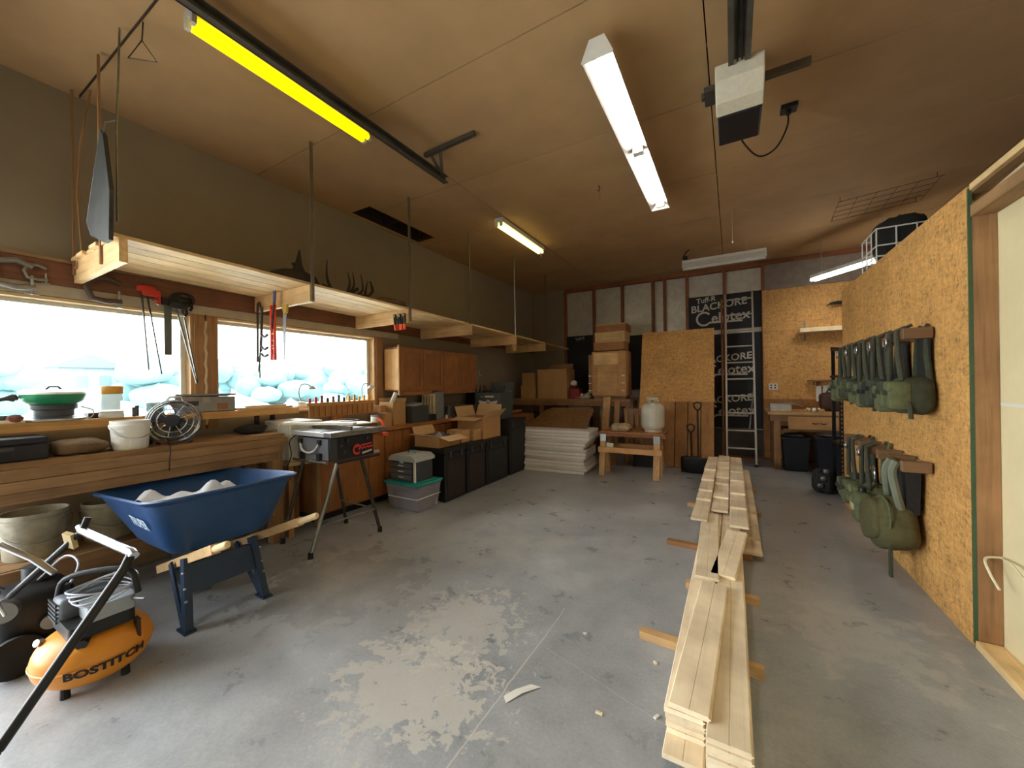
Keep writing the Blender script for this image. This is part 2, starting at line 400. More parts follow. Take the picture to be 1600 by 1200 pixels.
# left wall with two window openings
W = [(.3, 1.57), (1.74, 3.60)]; WZ0, WZ1 = 1.16, 2.10
DY0, DY1, DZ = -3.5, .1, 2.6  # unseen doorway added beside the camera to brighten floor and lumber
wl = MB().box(-4.36, YF, 0, XL, DY0, ZC-.001).box(-4.36, DY0, DZ, XL, DY1, ZC-.001)
wl.box(-4.36, DY1, 0, XL, YB+.12, WZ0).box(-4.36, DY1, WZ1, XL, YB+.12, ZC-.001)
wl.box(-4.36, DY1, WZ0, XL, W[0][0], WZ1).box(-4.36, W[0][1], WZ0, XL, W[1][0], WZ1).box(-4.36, W[1][1], WZ0, XL, YB+.12, WZ1)
tag(wl.build('wall_left', drywall), 'tan drywall wall on the left, above and around the windows', 'wall', kind='structure')
for n, (a, b_) in enumerate(W):
    t = thing('window_%d' % (n+1), ('long window over the ledge with the green pan, nearest the camera', 'window behind the table saw and screwdriver rack')[n], 'window', (XL, (a+b_)/2, WZ0), kind='structure')
    B(-4.345, a, WZ0, XL+.012, a+.022, WZ1).build('window_jamb', pineZ, t); B(-4.345, b_-.022, WZ0, XL+.012, b_, WZ1).build('window_jamb', pineZ, t)
    B(-4.345, a+.022, WZ1-.022, XL+.012, b_-.022, WZ1).build('window_head', pine, t); B(-4.345, a+.022, WZ0, XL+.012, b_-.022, WZ0+.022).build('window_sill', pine, t)
    f = MB().box(-4.335, a+.023, WZ0+.023, -4.305, a+.06, WZ1-.023).box(-4.335, b_-.06, WZ0+.023, -4.305, b_-.023, WZ1-.023)
    f.box(-4.335, a+.06, WZ0+.023, -4.305, b_-.06, WZ0+.06).box(-4.335, a+.06, WZ1-.05, -4.305, b_-.06, WZ1-.023)
    f.build('window_sash', whitem, t)
    B(-4.322, a+.06, WZ0+.06, -4.316, b_-.06, WZ1-.05).build('pane', MATS.get('window_glass') or glass('window_glass'), t)
tag(B(XL, .12, 2.185, XL+.05, 8.4, 2.35).build('trim_1', wood('header_beam', (112, 70, 48), 'Y', var=.35)), 'dark brown header beam above the windows', 'beam', kind='structure')
tag(B(XL, .12, 2.105, XL+.035, 4.0, 2.183).build('trim_2', M('grey_casing', (178, 164, 140), .8, var=.08)), 'grey beige casing strip over the windows', 'trim', kind='structure')
tag(B(XL, .12, 2.352, XL+.06, 8.4, 2.372).build('trim_3', oldY), 'thin wooden ledge strip on top of the header beam', 'trim', kind='structure')
t = thing('trim_4', 'brown wooden post between the two windows', 'post', (XL, 1.655, WZ0), kind='structure')
B(XL, 1.57, WZ0-.1, XL+.04, 1.645, 2.104).build('post_board', oldZ, t); B(XL, 1.66, WZ0-.1, XL+.04, 1.74, 2.104).build('post_board', oldZ, t)
foam = MB().tube([(XL+.038, 1.653+.006*math.sin(k*2.1), 1.1+k*.05) for k in range(20)], [.008+.004*abs(math.sin(k*1.3)) for k in range(20)], 6)
foam.build('foam_bead', M('spray_foam', (214, 196, 160), .9), t, smooth=True)
tag(B(XL, 3.6, 1.1, XL+.04, 3.7, 2.104).build('trim_5', oldZ), 'wooden post at far side of the second window', 'post', kind='structure')

# back wall ------------------------------------------------------------
wb = thing('wall_back', 'unfinished back wall with red studs, foil insulation and strand board', 'wall', (0, YB, 0), kind='structure')
B(-4.36, YB, 0, 3.3, YB+.12, ZC).build('wall_sheathing', oldX, wb)
B(XL, YB-.13, 0, -3.38, YB, ZC).build('drywall_panel', drywall, wb)
def foil_mat():
    mt, nt, b = base('foil'); v = coords(nt)
    f = noise(nt, v, 7, 5, .6, 1.)
    nt.links.new(ramp(nt, f, [(.3, lin((190, 184, 170))), (.7, lin((216, 210, 196)))]), b.inputs['Base Color'])
    b.inputs['Metallic'].default_value = .25; b.inputs['Roughness'].default_value = .36; bumpn(nt, b, f, .2, .02)
    return mt
foilm = foil_mat()
studs = [-3.36, -2.68, -2.05, -1.42, -1.19, -.77, -.12, .50]
for i, x in enumerate(studs): B(x-.026, YB-.14, .04, x+.026, YB, ZC-.085).build('stud', redZ, wb)
for a, b_ in zip(studs[:-1], studs[1:]): B(a+.027, YB-.06, .04, b_-.027, YB-.02, ZC-.09).build('foil_panel', foilm, wb)
B(-3.38, YB-.14, ZC-.085, 3.2, YB, ZC-.002).build('top_plate', redX, wb); B(-3.38, YB-.14, 0, 3.2, YB, .038).build('bottom_plate', redX, wb)
# black foam boards with print
cel_m = M('black_foam_board', (20, 22, 28), .6, var=.3, scale=5)
for (x0, x1, z0, z1) in [(-3.338, -2.702, 1.15, 2.52), (-2.658, -2.072, 1.15, 2.52), (-2.03, -1.442, 1.3, 2.44), (-.748, -.142, 2.43, 3.1), (-.098, .478, 2.43, 3.1), (-.748, -.142, .55, 2.34), (-.098, .478, .55, 2.34), (-.748, .478, .04, .53)]:
    B(x0, YB-.105, z0, x1, YB-.065, z1).build('foam_board', cel_m if z0 > .3 else M('dull_grey_board', (84, 80, 72), .8), wb)
B(.522, YB-.155, 3.08, 3.2, YB-.142, ZC-.09).build('grey_panel', M('grey_felt', (136, 122, 108), .9), wb)
for (x0, x1) in ((.485, 1.70), (1.705, 2.92)):
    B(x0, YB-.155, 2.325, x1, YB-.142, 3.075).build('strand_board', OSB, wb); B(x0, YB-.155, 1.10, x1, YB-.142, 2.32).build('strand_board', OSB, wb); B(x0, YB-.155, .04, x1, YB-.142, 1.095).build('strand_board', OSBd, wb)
ink = M('white_ink', (206, 200, 186), .7, var=.12, scale=20)
def celotex(cx, cz, k, full=True):
    yy = YB-.107
    def mp(ox, oz, sl=.1): return lambda x, y: (cx+ox+x, yy, cz+oz+y+x*sl)
    if full: text_mesh('Tuff-R', .14*k, ink, 'printed_lettering', wb, mp(-.28*k, .255*k), bold=.003)
    text_mesh('BLACKORE', .20*k, ink, 'printed_lettering', wb, mp(-.06*k, .12*k), bold=.004, sx=1.0)
    text_mesh('elotex', .27*k, ink, 'printed_lettering', wb, mp(.15*k, -.115*k, .06), bold=.004, sx=.98)
    c = MB(); a = arc((cx-.32*k, yy, cz-.13*k), .13*k, .7, 2*pi-.7, 18)
    a += [(cx+.36*k, yy, cz-.215*k)]
    c.tube(a, .02*k, 5); c.v = [(v[0], yy-.001+(v[1]-yy)*.05, v[2]) for v in c.v]
    c.build('printed_swoosh', ink, wb)
celotex(-.17, 2.78, .95); celotex(-.08, 1.76, .9, False); celotex(-.08, .98, .9, False)
text_mesh('Tuff-R', .09, ink, 'printed_lettering', wb, lambda x, y: (-3.02+x, YB-.107, 2.45+y+.1*x))

# right partition: strand board on studs, open bay towards the camera, loft deck on top
wr = thing('wall_right', 'partition of orange strand board with an open stud bay at its near end', 'wall', (XR, 3.0, 0), kind='structure')
for (a, b_) in ((3.004, 4.22), (4.224, 5.44), (5.444, 5.72)): B(XR, a, .001, XR+.012, b_, 2.455).build('strand_board', OSB, wr)
B(XR-.002, 2.991, .02, XR+.014, 3.003, 2.44).build('green_edge', M('green_paint', (66, 88, 60), .7), wr)
for y in (2.985, 3.595, 4.205, 4.815, 5.425, 5.68): B(XR+.0125, y+.002, .04, XR+.1, y+.042, 2.37).build('stud', oldZ, wr)
for y in (1.2, .6): B(XR+.0125, y, .04, XR+.1, y+.04, 2.28).build('stud', oldZ, wr)
B(XR, -3.9, 0, XR+.1, 2.984, .038).build('bottom_plate', pine, wr); B(XR+.0125, 2.985, 0, XR+.1, 5.72, .038).build('bottom_plate', oldY, wr)
B(XR+.0125, -3.9, 2.415, XR+.1, 5.72, 2.455).build('top_plate', oldY, wr); B(XR+.0125, 3.03, 2.372, XR+.1, 5.72, 2.413).build('top_plate', oldY, wr)
B(XR, -3.9, 2.425, XR+.012, 2.98, 2.458).build('edge_strip', pine, wr)
B(XR+.002, -3.9, 2.285, XR+.1, 2.98, 2.345).build('header', oldY, wr)
for (a, b_) in ((-3.9, -.3), (-.295, 1.5), (1.505, 3.6)):
    B(XR+.102, a, .02, XR+.115, b_, 1.29).build('pale_panel', drypale, wr); B(XR+.101, a, 1.285, XR+.1018, b_, 1.301).build('joint_tape', whitem, wr); B(XR+.102, a, 1.296, XR+.115, b_, 2.41).build('pale_panel', drypale, wr)
st = MB().tube([(XR+.06, 2.9-.25*k, 2.38+.012*math.sin(k*1.7)) for k in range(12)], [.012+.006*math.sin(k*2.2) for k in range(12)], 6)
st.build('insulation_roll', M('pale_felt', (196, 178, 140), .95), wr, smooth=True)
tag(B(XR+.116, -3.9, 2.46, 3.2, 5.72, 2.5).build('trim_6', OSBd), 'loft deck resting on top of the partition', 'loft deck', kind='structure')
tag(B(3.2, YF, 0, 3.3, YB+.12, ZC).build('wall_outer_right', drywall), 'outer drywall wall behind the partition', 'wall', kind='structure')
tag(B(XR+.0, 5.722, .0, XR+.1, 5.735, 2.455).build('trim_7', OSBd), 'strand board end cap of the partition', 'trim', kind='structure')
# front wall behind the camera, and an unseen side door added to let daylight in
tag(B(-4.36, YF-.12, 0, 3.3, YF, ZC).build('wall_front', drywall), 'drywall wall behind the viewer', 'wall', kind='structure')
dr = thing('added_door', 'white raised sectional door, added unseen left of the viewer for daylight', 'garage door', (-3.5, -1.7, DZ+.2), kind='structure')
for k in range(4): B(-4.15+k*.42, DY0, DZ+.22, -4.15+k*.42+.414, DY1, DZ+.26).build('door_panel', whitem, dr)
# ------------------------------------------------------------------ hanging shelf over the windows
def zs(y): return 2.365-.02*(y-.9)
sh = thing('hanging_shelf', 'long pine plank shelf hung from the ceiling above the windows', 'shelf', (-3.72, 4.5, 2.2))
px_ = [-4.14+.1485*k for k in range(7)]
for (a, b_) in ((.83, 2.085), (2.09, 4.46), (4.465, 8.3)):
    for k in range(6):
        e = random.uniform(-.02, .02) if a < 1 else 0
        mb = MB(); x0, x1 = px_[k]+.005, px_[k+1]-.005
        za, zb = zs(a), zs(b_)
        mb.add([(x0, a+e, za), (x1, a+e, za), (x1, b_, zb), (x0, b_, zb), (x0, a+e, za+.022), (x1, a+e, za+.022), (x1, b_, zb+.022), (x0, b_, zb+.022)],
               [(0, 3, 2, 1), (4, 5, 6, 7), (0, 1, 5, 4), (1, 2, 6, 5), (2, 3, 7, 6), (3, 0, 4, 7)])
        mb.build('plank', pine, sh)
jy = [.86, 2.08, 3.27, 4.44, 5.74, 7.0]
for k, y in enumerate(jy):
    z = zs(y)-.001
    B(-4.155, y-.02, z-.15, -3.235+(.03 if k in (3, 4) else 0), y+.02, z).build('joist', pineX, sh)
    r = MB()
    if k == 0:
        r.box(-3.545, y-.034, z-.12, -3.525, y-.022, ZC-.02); r.box(-4.12, y-.034, z-.1, -4.10, y-.022, ZC-.02)
    elif k == 4: r.cyl((-3.225, y, z-.13), (-3.225, y, ZC-.01), .013, n=8)
    else: r.box(-3.232, y-.014, z-.14, -3.220, y+.014, ZC-.01)
    r.build('hanger_strap', oldZ if k == 0 else (steel if k == 4 else M('strap_brown', (112, 98, 80), .6, .3)), sh)
B(-3.26, 5.69, zs(5.7)-.26, -3.235, 5.79, zs(5.7)-.15).build('joist_block', pineZ, sh)
MB().tube([(-3.18, .84, ZC-.01), (-3.19, .835, 3.3), (-3.21, .83, 3.02), (-3.215, .83, 2.45)], .006, 6).build('hanger_cord', galv, sh)
MB().tube([(-4.0, .90, ZC-.02), (-4.07, .86, 3.2), (-4.1, .85, 2.85), (-4.06, .86, 2.42), (-4.06, .83, 2.3)], .007, 6).build('hanger_cord', oldZ, sh, smooth=True)
MB().tube([(-4.18, .885, ZC-.004), (-2.6, .886, ZC-.004)], .006, 5).build('dark_joint', M('dark_tape', (60, 42, 26), .9), ce)
# grey sheet metal panel hung on the end of the shelf
t = thing('sheet_metal', 'long grey sheet metal panel hanging at the near shelf end', 'panel', (-3.3, .78, 2.3))
P = [(-3.28, 3.0), (-3.23, 2.95), (-3.13, 2.6), (-3.15, 2.31), (-3.24, 2.31), (-3.47, 2.40), (-3.56, 2.50)]
MB().prism(P, 'Y', .775, .795).build('sheet', M('dull_sheet_metal', (62, 62, 60), .6, .2, .25), t)
MB().tube([(-3.28, .785, 3.0), (-3.56, .785, 2.50), (-3.47, .785, 2.40)], .011, 6).build('rolled_edge', galv, t)
MB().tube([(-3.26, .785, 2.98), (-3.25, .79, 3.04), (-3.21, .83, 3.06)], .004, 6).build('hook', steel, t)
# hooks / wire hanger on ceiling
t = thing('wire_hanger', 'thin wire coat hanger dangling from the ceiling near the metal panel', 'hanger', (-3.15, .88, 3.3))
MB().tube([(-3.02, .9, ZC), (-3.03, .9, ZC-.06), (-3.04, .9, ZC-.1)], .004, 5).build('hook', darkst, t)
MB().tube([(-3.04, .9, ZC-.1), (-3.12, .86, ZC-.2), (-2.98, .95, ZC-.22)], .004, 5, True).build('wire', darkst, t)
# decoy shell and antlers on the shelf
zz = zs(2.2)+.022
dk = M('dark_antler', (44, 36, 30), .7, var=.25, scale=14)
t = thing('decoy', 'dark rounded decoy with an upright fin on the shelf', 'decoy', (-3.45, 2.06, zz))
MB().lathe([(.0, .0), (.2, .0), (.215, .04), (.19, .09), (.12, .12), (0, .135)], (-3.45, 2.05, zz), 24, .8, 1.02).build('body', dk, t, smooth=True)
MB().prism([(2.01, zz+.11), (2.16, zz+.11), (2.12, zz+.2), (2.10, zz+.34), (2.07, zz+.22), (2.03, zz+.2), (2.05, zz+.17)], 'X', -3.465, -3.44).build('fin', dk, t)
t = thing('antlers', 'pair of dark branching elk antlers lying on the shelf', 'antlers', (-3.45, 2.6, zs(2.6)+.022))
z0 = zs(2.6)+.045
def tine(p, r=.016): 
    n = len(p); return MB().tube(p, [r*(1-.75*i/(n-1)) for i in range(n)], 8)
def curve(pts, n=14):
    P = [Vector(p) for p in pts]; P = [P[0]*2-P[1]]+P+[P[-1]*2-P[-2]]; out = []
    for i in range(1, len(P)-2):
        for k in range(n//(len(P)-3)+1):
            s_ = k/(n//(len(P)-3)+1); a, b_, c, d = P[i-1:i+3]
            out.append(.5*((2*b_)+(c-a)*s_+(2*a-5*b_+4*c-d)*s_*s_+(3*b_-a-3*c+d)*s_**3))
    out.append(P[-2]); return out
MB().tube(curve([(-3.42, 2.3, z0+.03), (-3.4, 2.4, z0), (-3.42, 2.6, z0), (-3.42, 2.8, z0+.02), (-3.42, 2.9, z0+.1), (-3.42, 2.87, z0+.2)]), [.026]*4+[.024]*6+[.016]*4+[.01]*(len(curve([(0,0,0)]*6))-14), 8).build('main_beam', dk, t, smooth=True)
for base_, mid_, tip in (((2.4, .0), (2.36, .14), (2.35, .29)), ((2.58, .0), (2.62, .13), (2.58, .23)), ((2.6, .0), (2.67, .12), (2.64, .24)), ((2.7, .01), (2.78, .1), (2.74, .25)), ((2.8, .03), (2.82, .1), (2.83, .19))):
    tine(curve([(-3.42, base_[0], z0+base_[1]), (-3.43, mid_[0], z0+mid_[1]), (-3.41, tip[0], z0+tip[1])], 9), .017).build('tine', dk, t, smooth=True)
MB().tube(curve([(-3.6, 2.32, z0+.02), (-3.62, 2.45, z0+.03), (-3.6, 2.7, z0+.04), (-3.6, 2.85, z0+.14)]), .018, 8).build('second_beam', dk, t, smooth=True)
t = thing('burlap_bundle', 'rumpled brown burlap bundle on the shelf past the antlers', 'bundle', (-3.4, 3.1, zs(3.1)+.022))
MB().sup((-3.4, 3.08, zs(3.1)+.055), (.3, .46, .07), .7, 24, 10, wob=.12, seed=3).build('cloth', M('burlap', (104, 78, 52), .95, var=.3, scale=20, bump=.4), t, smooth=True)
MB().sup((-3.38, 3.22, zs(3.2)+.062), (.22, .16, .08), .8, 18, 10, wob=.12, seed=5).build('knot', M('burlap'), t, smooth=True) if 'burlap' in MATS else None

# ------------------------------------------------------------------ clamps and tools hanging over the windows
def cclamp(y, z, s, label, m_=M('clamp_grey', (140, 134, 124), .5, .5)):
    x = -4.15
    t = thing('c_clamp', label, 'clamp', (x, y, z-.1*s), 'clamps hung above the windows')
    MB().tube([(x, y+.09*s, z+.06*s), (x, y+.02*s, z+.09*s), (x, y-.06*s, z+.07*s), (x, y-.09*s, z), (x, y-.06*s, z-.08*s), (x, y+.02*s, z-.09*s), (x, y+.1*s, z-.08*s)], .02*s, 8).build('frame', m_, t, smooth=True)
    MB().cyl((x, y+.085*s, z-.13*s), (x, y+.085*s, z+.0*s), .009*s, n=8).build('screw', steel, t)
    MB().cyl((x, y+.05*s, z-.125*s), (x, y+.12*s, z-.125*s), .005*s, n=6).build('handle', steel, t)
cclamp(.56, 2.22, 1.0, 'grey C clamp hung on the header at far left'); cclamp(.99, 2.20, 1.0, 'brown grey C clamp hung below the first joist', M('rusty_iron', (92, 76, 66), .6, .5, .25))
cclamp(.66, 2.25, .55, 'small grey C clamp beside the shelf joist')
def barclamp(y, z, L, lean, head, label, barm=darkst, x=-4.135):
    t = thing('bar_clamp', label, 'clamp', (x, y, z-L), 'clamps hung above the windows')
    MB().bar((x, y, z+.03), (x, y+lean, z-L), .008, .018, (1, 0, 0)).build('bar', barm, t)
    MB().sup((x+.005, y+.03, z), (.03, .12, .055), .5, 14, 8).build('jaw', head, t, smooth=True)
    MB().tube([(x, y+.08, z), (x, y+.085, z-.06), (x, y+.07, z-.085)], .011, 8).build('trigger_handle', head, t, smooth=True)
barclamp(1.2, 2.25, .66, .04, red, 'red bar clamp with thin bar over the first window'); barclamp(1.22, 2.215, .66, .09, red, 'lower red bar clamp crossing its twin over the first window', x=-4.10)
barclamp(1.45, 2.2, .72, .12, black, 'black bar clamp hanging beside the post'); barclamp(1.40, 2.14, .66, .15, black, 'lower black bar clamp slanting down over the post', x=-4.10)
t = thing('carpenter_square', 'flat grey steel blade hanging left of the black clamps', 'square', (-4.14, 1.37, 1.7))
B(-4.143, 1.345, 1.72, -4.138, 1.395, 2.16).build('blade', M('grey_blade', (104, 110, 102), .5, .5), t); B(-4.155, 1.33, 2.14, -4.125, 1.41, 2.2).build('stock', black, t)
t = thing('coiled_saw', 'dark coil of cord with saw grips on the header', 'saw', (-4.14, 1.44, 2.1))
for k in range(4): MB().tube(arc((-4.11+.008*k, 1.46+.005*k, 2.2), .075-.006*k, 0, 2*pi*.97, 20, 'YZ', .055), .009, 6).build('coil', cable_b, t, smooth=True)
# on second joist: pry bar, long crowbar, orange level, handsaw, blue flat bar
yj = 2.045
t = thing('pry_bar', 'dark pry bar hooked on the joist left of the orange level', 'pry bar', (-4.05, yj, 1.72))
MB().tube([(-4.0, yj-.005, 2.22), (-4.02, yj-.01, 2.27), (-4.045, yj-.01, 2.26), (-4.05, yj-.01, 2.2), (-4.06, yj-.01, 1.72)], .010, 8).build('shaft', darkst, t, smooth=True)
MB().obox((-4.06, yj-.01, 1.71), (.016, .02, .05)).build('claw', darkst, t)
t = thing('crowbar', 'longest grey crowbar hanging over the second window', 'pry bar', (-3.98, yj-.03, 1.54))
MB().tube([(-3.94, yj-.03, 2.20), (-3.95, yj-.03, 2.05), (-3.97, yj-.03, 1.8), (-4.0, yj-.03, 1.58)], .009, 8).build('shaft', darkst, t, smooth=True)
MB().obox((-4.0, yj-.03, 1.56), (.035, .012, .07)).build('flat_tip', galv, t)
t = thing('spirit_level', 'orange red spirit level hanging from the joist', 'level', (-3.75, yj-.02, 1.69))
lv = MB().box(-3.79, yj-.035, 1.69, -3.775, yj-.012, 2.21).box(-3.735, yj-.035, 1.69, -3.72, yj-.012, 2.21)
for z in (1.69, 1.79, 1.87, 2.0, 2.12): lv.box(-3.775, yj-.03, z, -3.735, yj-.016, z+(.05 if z < 1.75 or z > 1.95 else .02))
lv.build('rail', M('level_orange', (236, 72, 40), .45), t)
for z in (1.83, 1.94): MB().cyl((-3.775, yj-.024, z), (-3.735, yj-.024, z), .007, n=8).build('vial', M('vial_yellow', (220, 220, 90), .2), t)
t = thing('flat_bar', 'blue flat pry bar hung in front of the orange level', 'pry bar', (-3.7, yj-.05, 1.95))
MB().bar((-3.68, yj-.045, 2.33), (-3.69, yj-.045, 2.22), .035, .01, (0, 1, 0)).build('blue_grip', M('blue_grip', (70, 84, 140), .6), t)
MB().bar((-3.69, yj-.045, 2.22), (-3.74, yj-.045, 1.98), .022, .01, (0, 1, 0)).build('shaft', darkst, t)
t = thing('hand_saw', 'hand saw with yellow grip hanging right of the level', 'saw', (-3.56, yj-.02, 1.7))
MB().prism([(-3.60, 2.19), (-3.52, 2.19), (-3.53, 2.12), (-3.57, 2.1)], 'Y', yj-.03, yj-.01).build('grip', M('yellow_grip', (196, 160, 70), .6), t)
MB().prism([(-3.595, 2.11), (-3.535, 2.11), (-3.575, 1.69), (-3.59, 1.69)], 'Y', yj-.022, yj-.019).build('blade', M('thin_blade', (150, 146, 150), .45, .5), t)
t = thing('pipe_clamp', 'dark pipe clamp with curved jaws hung behind the crowbar', 'clamp', (-3.93, yj-.02, 1.75), 'clamps hung above the windows')
MB().cyl((-3.93, yj+.0-.03, 2.21), (-3.96, yj-.03, 1.78), .012, n=8).build('pipe', darkst, t)
for z in (1.95, 1.83, 1.76): MB().tube(curve([(-3.95, yj-.03, z), (-3.9, yj-.03, z-.03), (-3.84, yj-.03, z-.015)], 8), .013, 8).build('jaw', dgrey, t, smooth=True)
# spring clamps on the third joist
for k, (x, a) in enumerate(((-3.44, .25), (-3.36, -.05), (-3.29, -.1))):
    y = 3.235; z = 2.27
    t = thing('spring_clamp', ('left', 'middle', 'right')[k]+'most of the three orange tipped spring clamps on the joist' if k != 1 else 'middle one of the three orange tipped spring clamps on the joist', 'clamp', (x, y, 2.07), 'spring clamps on the joist')
    for s in (-1, 1):
        MB().bar((x+s*.008, y, z), (x+s*.02+a*.1, y, z-.12), .014, .022, (0, 1, 0)).build('handle', darkst, t)
        MB().bar((x+s*.02+a*.1, y, z-.12), (x+s*.022+a*.14, y, z-.185), .02, .026, (0, 1, 0)).build('tip', orange, t)
    MB().cyl((x, y-.014, z-.02), (x, y+.014, z-.02), .016, n=10).build('spring', steel, t)

# ------------------------------------------------------------------ window ledge and what stands on it
LZ = 1.225
t = thing('window_ledge', 'pine ledge plank under the windows', 'ledge', (-4.08, .5, 1.1))
B(XL+.045, .14, 1.165, -3.95, 2.38, LZ).build('plank', wood('ledge_pine', (214, 164, 100), 'Y'), t)
for y in (2.05, 2.2, .3): B(-4.17, y, 1.01, -4.13, y+.03, 1.163).build('bracket', blackm, t)
t = thing('electric_burner', 'round dark burner with silver rim under the green pan', 'burner', (-4.06, .72, LZ))
MB().lathe([(.0, 0), (.13, 0), (.13, .02), (.095, .035), (.095, .075), (.11, .08), (.11, .11), (.0, .11)], (-4.06, .72, LZ), 28).build('body', dgrey, t, smooth=True)
MB().lathe([(.131, .0), (.15, .004), (.15, .016), (.131, .02)], (-4.06, .72, LZ), 28).build('rim', steel, t, smooth=True)
MB().tube(curve([(-4.06, .85, LZ+.09), (-4.03, .9, LZ+.06), (-4.0, .88, LZ+.012), (-3.99, .8, LZ+.008), (-3.98, .72, LZ+.008)]), .004, 6).build('cord', white, t, smooth=True)
pz = LZ+.111
t = thing('green_pan', 'green frying pan with white lid on the burner', 'pan', (-4.06, .72, pz))
MB().lathe([(.0, 0), (.11, 0), (.145, .025), (.157, .07), (.153, .07), (.141, .03), (.105, .008), (.0, .008)], (-4.06, .72, pz), 32).build('bowl', M('green_enamel', (36, 138, 92), .35, var=.1), t, smooth=True)
MB().lathe([(.156, .071), (.15, .085), (.08, .1), (.0, .104)], (-4.06, .72, pz), 32).build('lid', white, t, smooth=True)
MB().tube([(-4.06, .685, pz+.103), (-4.06, .70, pz+.122), (-4.06, .74, pz+.122), (-4.06, .755, pz+.103)], .006, 8).build('lid_knob', black, t, smooth=True)
MB().tube(curve([(-4.06, .565, pz+.045), (-4.05, .53, pz+.05), (-4.03, .42, pz+.02), (-4.02, .36, pz+.0)]), [.012, .013, .02, .026, .026, .02, .013, .012, .012, .012, .012, .012, .012, .01, .01, .01][:len(curve([(0, 0, 0)]*4))], 10).build('handle', dgrey, t, smooth=True)
def jar(y, r, h, lidm, bodym, label, name='storage_jar', x=-4.08, lidh=.03):
    t = thing(name, label, 'jar', (x, y, LZ))
    MB().lathe([(0, 0), (r*.95, 0), (r, .01), (r, h-lidh-.015), (r*.92, h-lidh), (0, h-lidh)], (x, y, LZ), 24).build('body', bodym, t, smooth=True)
    MB().lathe([(r*.98, h-lidh), (r*1.02, h-lidh+.004), (r*1.02, h-.004), (r*.96, h), (0, h)], (x, y, LZ), 24).build('lid', lidm, t, smooth=True)
clearjar = clearplastic('clear_jar', (226, 230, 224), .5)
jar(1.01, .062, .235, M('amber_lid', (226, 160, 62), .4), clearjar, 'clear jar with amber lid on the ledge', lidh=.06)
jar(.99, .068, .05, white, white, 'low white tub in front of the amber lid jar', 'plastic_tub', x=-4.01, lidh=.012)
jar(1.15, .013, .08, dgrey, dgrey, 'thin dark bottle on the ledge', 'small_bottle', lidh=.02); jar(1.12, .012, .07, dgrey, dgrey, 'shorter dark bottle on the ledge', 'small_bottle', x=-4.03, lidh=.02)
jar(1.26, .06, .1, M('pale_blue_lid', (180, 214, 226), .4), clearplastic('blue_tub', (150, 206, 224), .6), 'pale blue tub on the ledge behind the fan', 'plastic_tub')
solo('book_stack', MB().box(-4.15, .88, LZ, -4.05, .97, LZ+.04), M('dark_cover', (70, 52, 44), .6), 'dark flat box lying beside the white tub', 'box', bevel=.003)
t = thing('parts_tray', 'white parts tray with dark panel at the left end of the ledge', 'tray', (-4.06, .4, LZ))
B(-4.15, .3, LZ, -3.98, .585, LZ+.02).build('tray', white, t, bevel=.003); B(-4.12, .44, LZ+.021, -4.02, .52, LZ+.05).build('panel', M('green_panel', (74, 92, 78), .5), t); B(-4.13, .3, LZ+.021, -4.03, .42, LZ+.075).build('small_box', white, t)
solo('rag', MB().sup((-4.0, .545, LZ+.027), (.06, .07, .05), .8, 14, 8, wob=.15, seed=8), M('dull_red_cloth', (132, 82, 74), .95, bump=.3), 'small dull red cloth lump beside the burner', 'rag', smooth=True)
# silver toolbox, open lid
t = thing('toolbox', 'silver metal toolbox with open lid on the ledge behind the fan', 'toolbox', (-4.07, 1.58, LZ))
tb = MB().box(-4.15, 1.36, LZ, -3.99, 1.80, LZ+.006).box(-4.15, 1.36, LZ, -4.145, 1.8, LZ+.13).box(-3.995, 1.36, LZ, -3.99, 1.8, LZ+.13).box(-4.15, 1.36, LZ, -3.99, 1.366, LZ+.13).box(-4.15, 1.794, LZ, -3.99, 1.8, LZ+.13)
tb.build('body', M('brushed_metal', (150, 152, 156), .35, .8, .12, 12), t)
MB().obox((-4.06, 1.58, LZ+.147), (.18, .45, .018), (0, -.06, 0)).build('lid', M('brushed_metal', (150, 152, 156)), t, bevel=.004)
B(-3.989, 1.55, LZ+.085, -3.982, 1.6, LZ+.135).build('latch', steel, t); B(-3.989, 1.42, LZ+.06, -3.985, 1.52, LZ+.1).build('label_patch', dgrey, t); B(-3.989, 1.66, LZ+.02, -3.986, 1.74, LZ+.075).build('sticker', M('brown_sticker', (150, 104, 70), .7), t)
for k, (y0, y1, x, zz_, c) in enumerate(((1.83, 2.3, -4.0, 0, pine), (1.86, 2.36, -4.05, .0, M('weathered_stick', (176, 150, 112), .8)), (1.9, 2.28, -4.02, .018, pine), (1.82, 2.1, -4.09, 0, oldY))):
    solo('wood_strip', MB().obox((x, (y0+y1)/2, LZ+.009+zz_), (.03, y1-y0, .016), (0, 0, (k-1.5)*.03)), c, ('front pine strip lying on the ledge right of the toolbox', 'weathered strip lying behind the front pine strip', 'top pine strip lying across the others on the ledge', 'rearmost aged strip on the ledge by the toolbox')[k], 'wood strip')
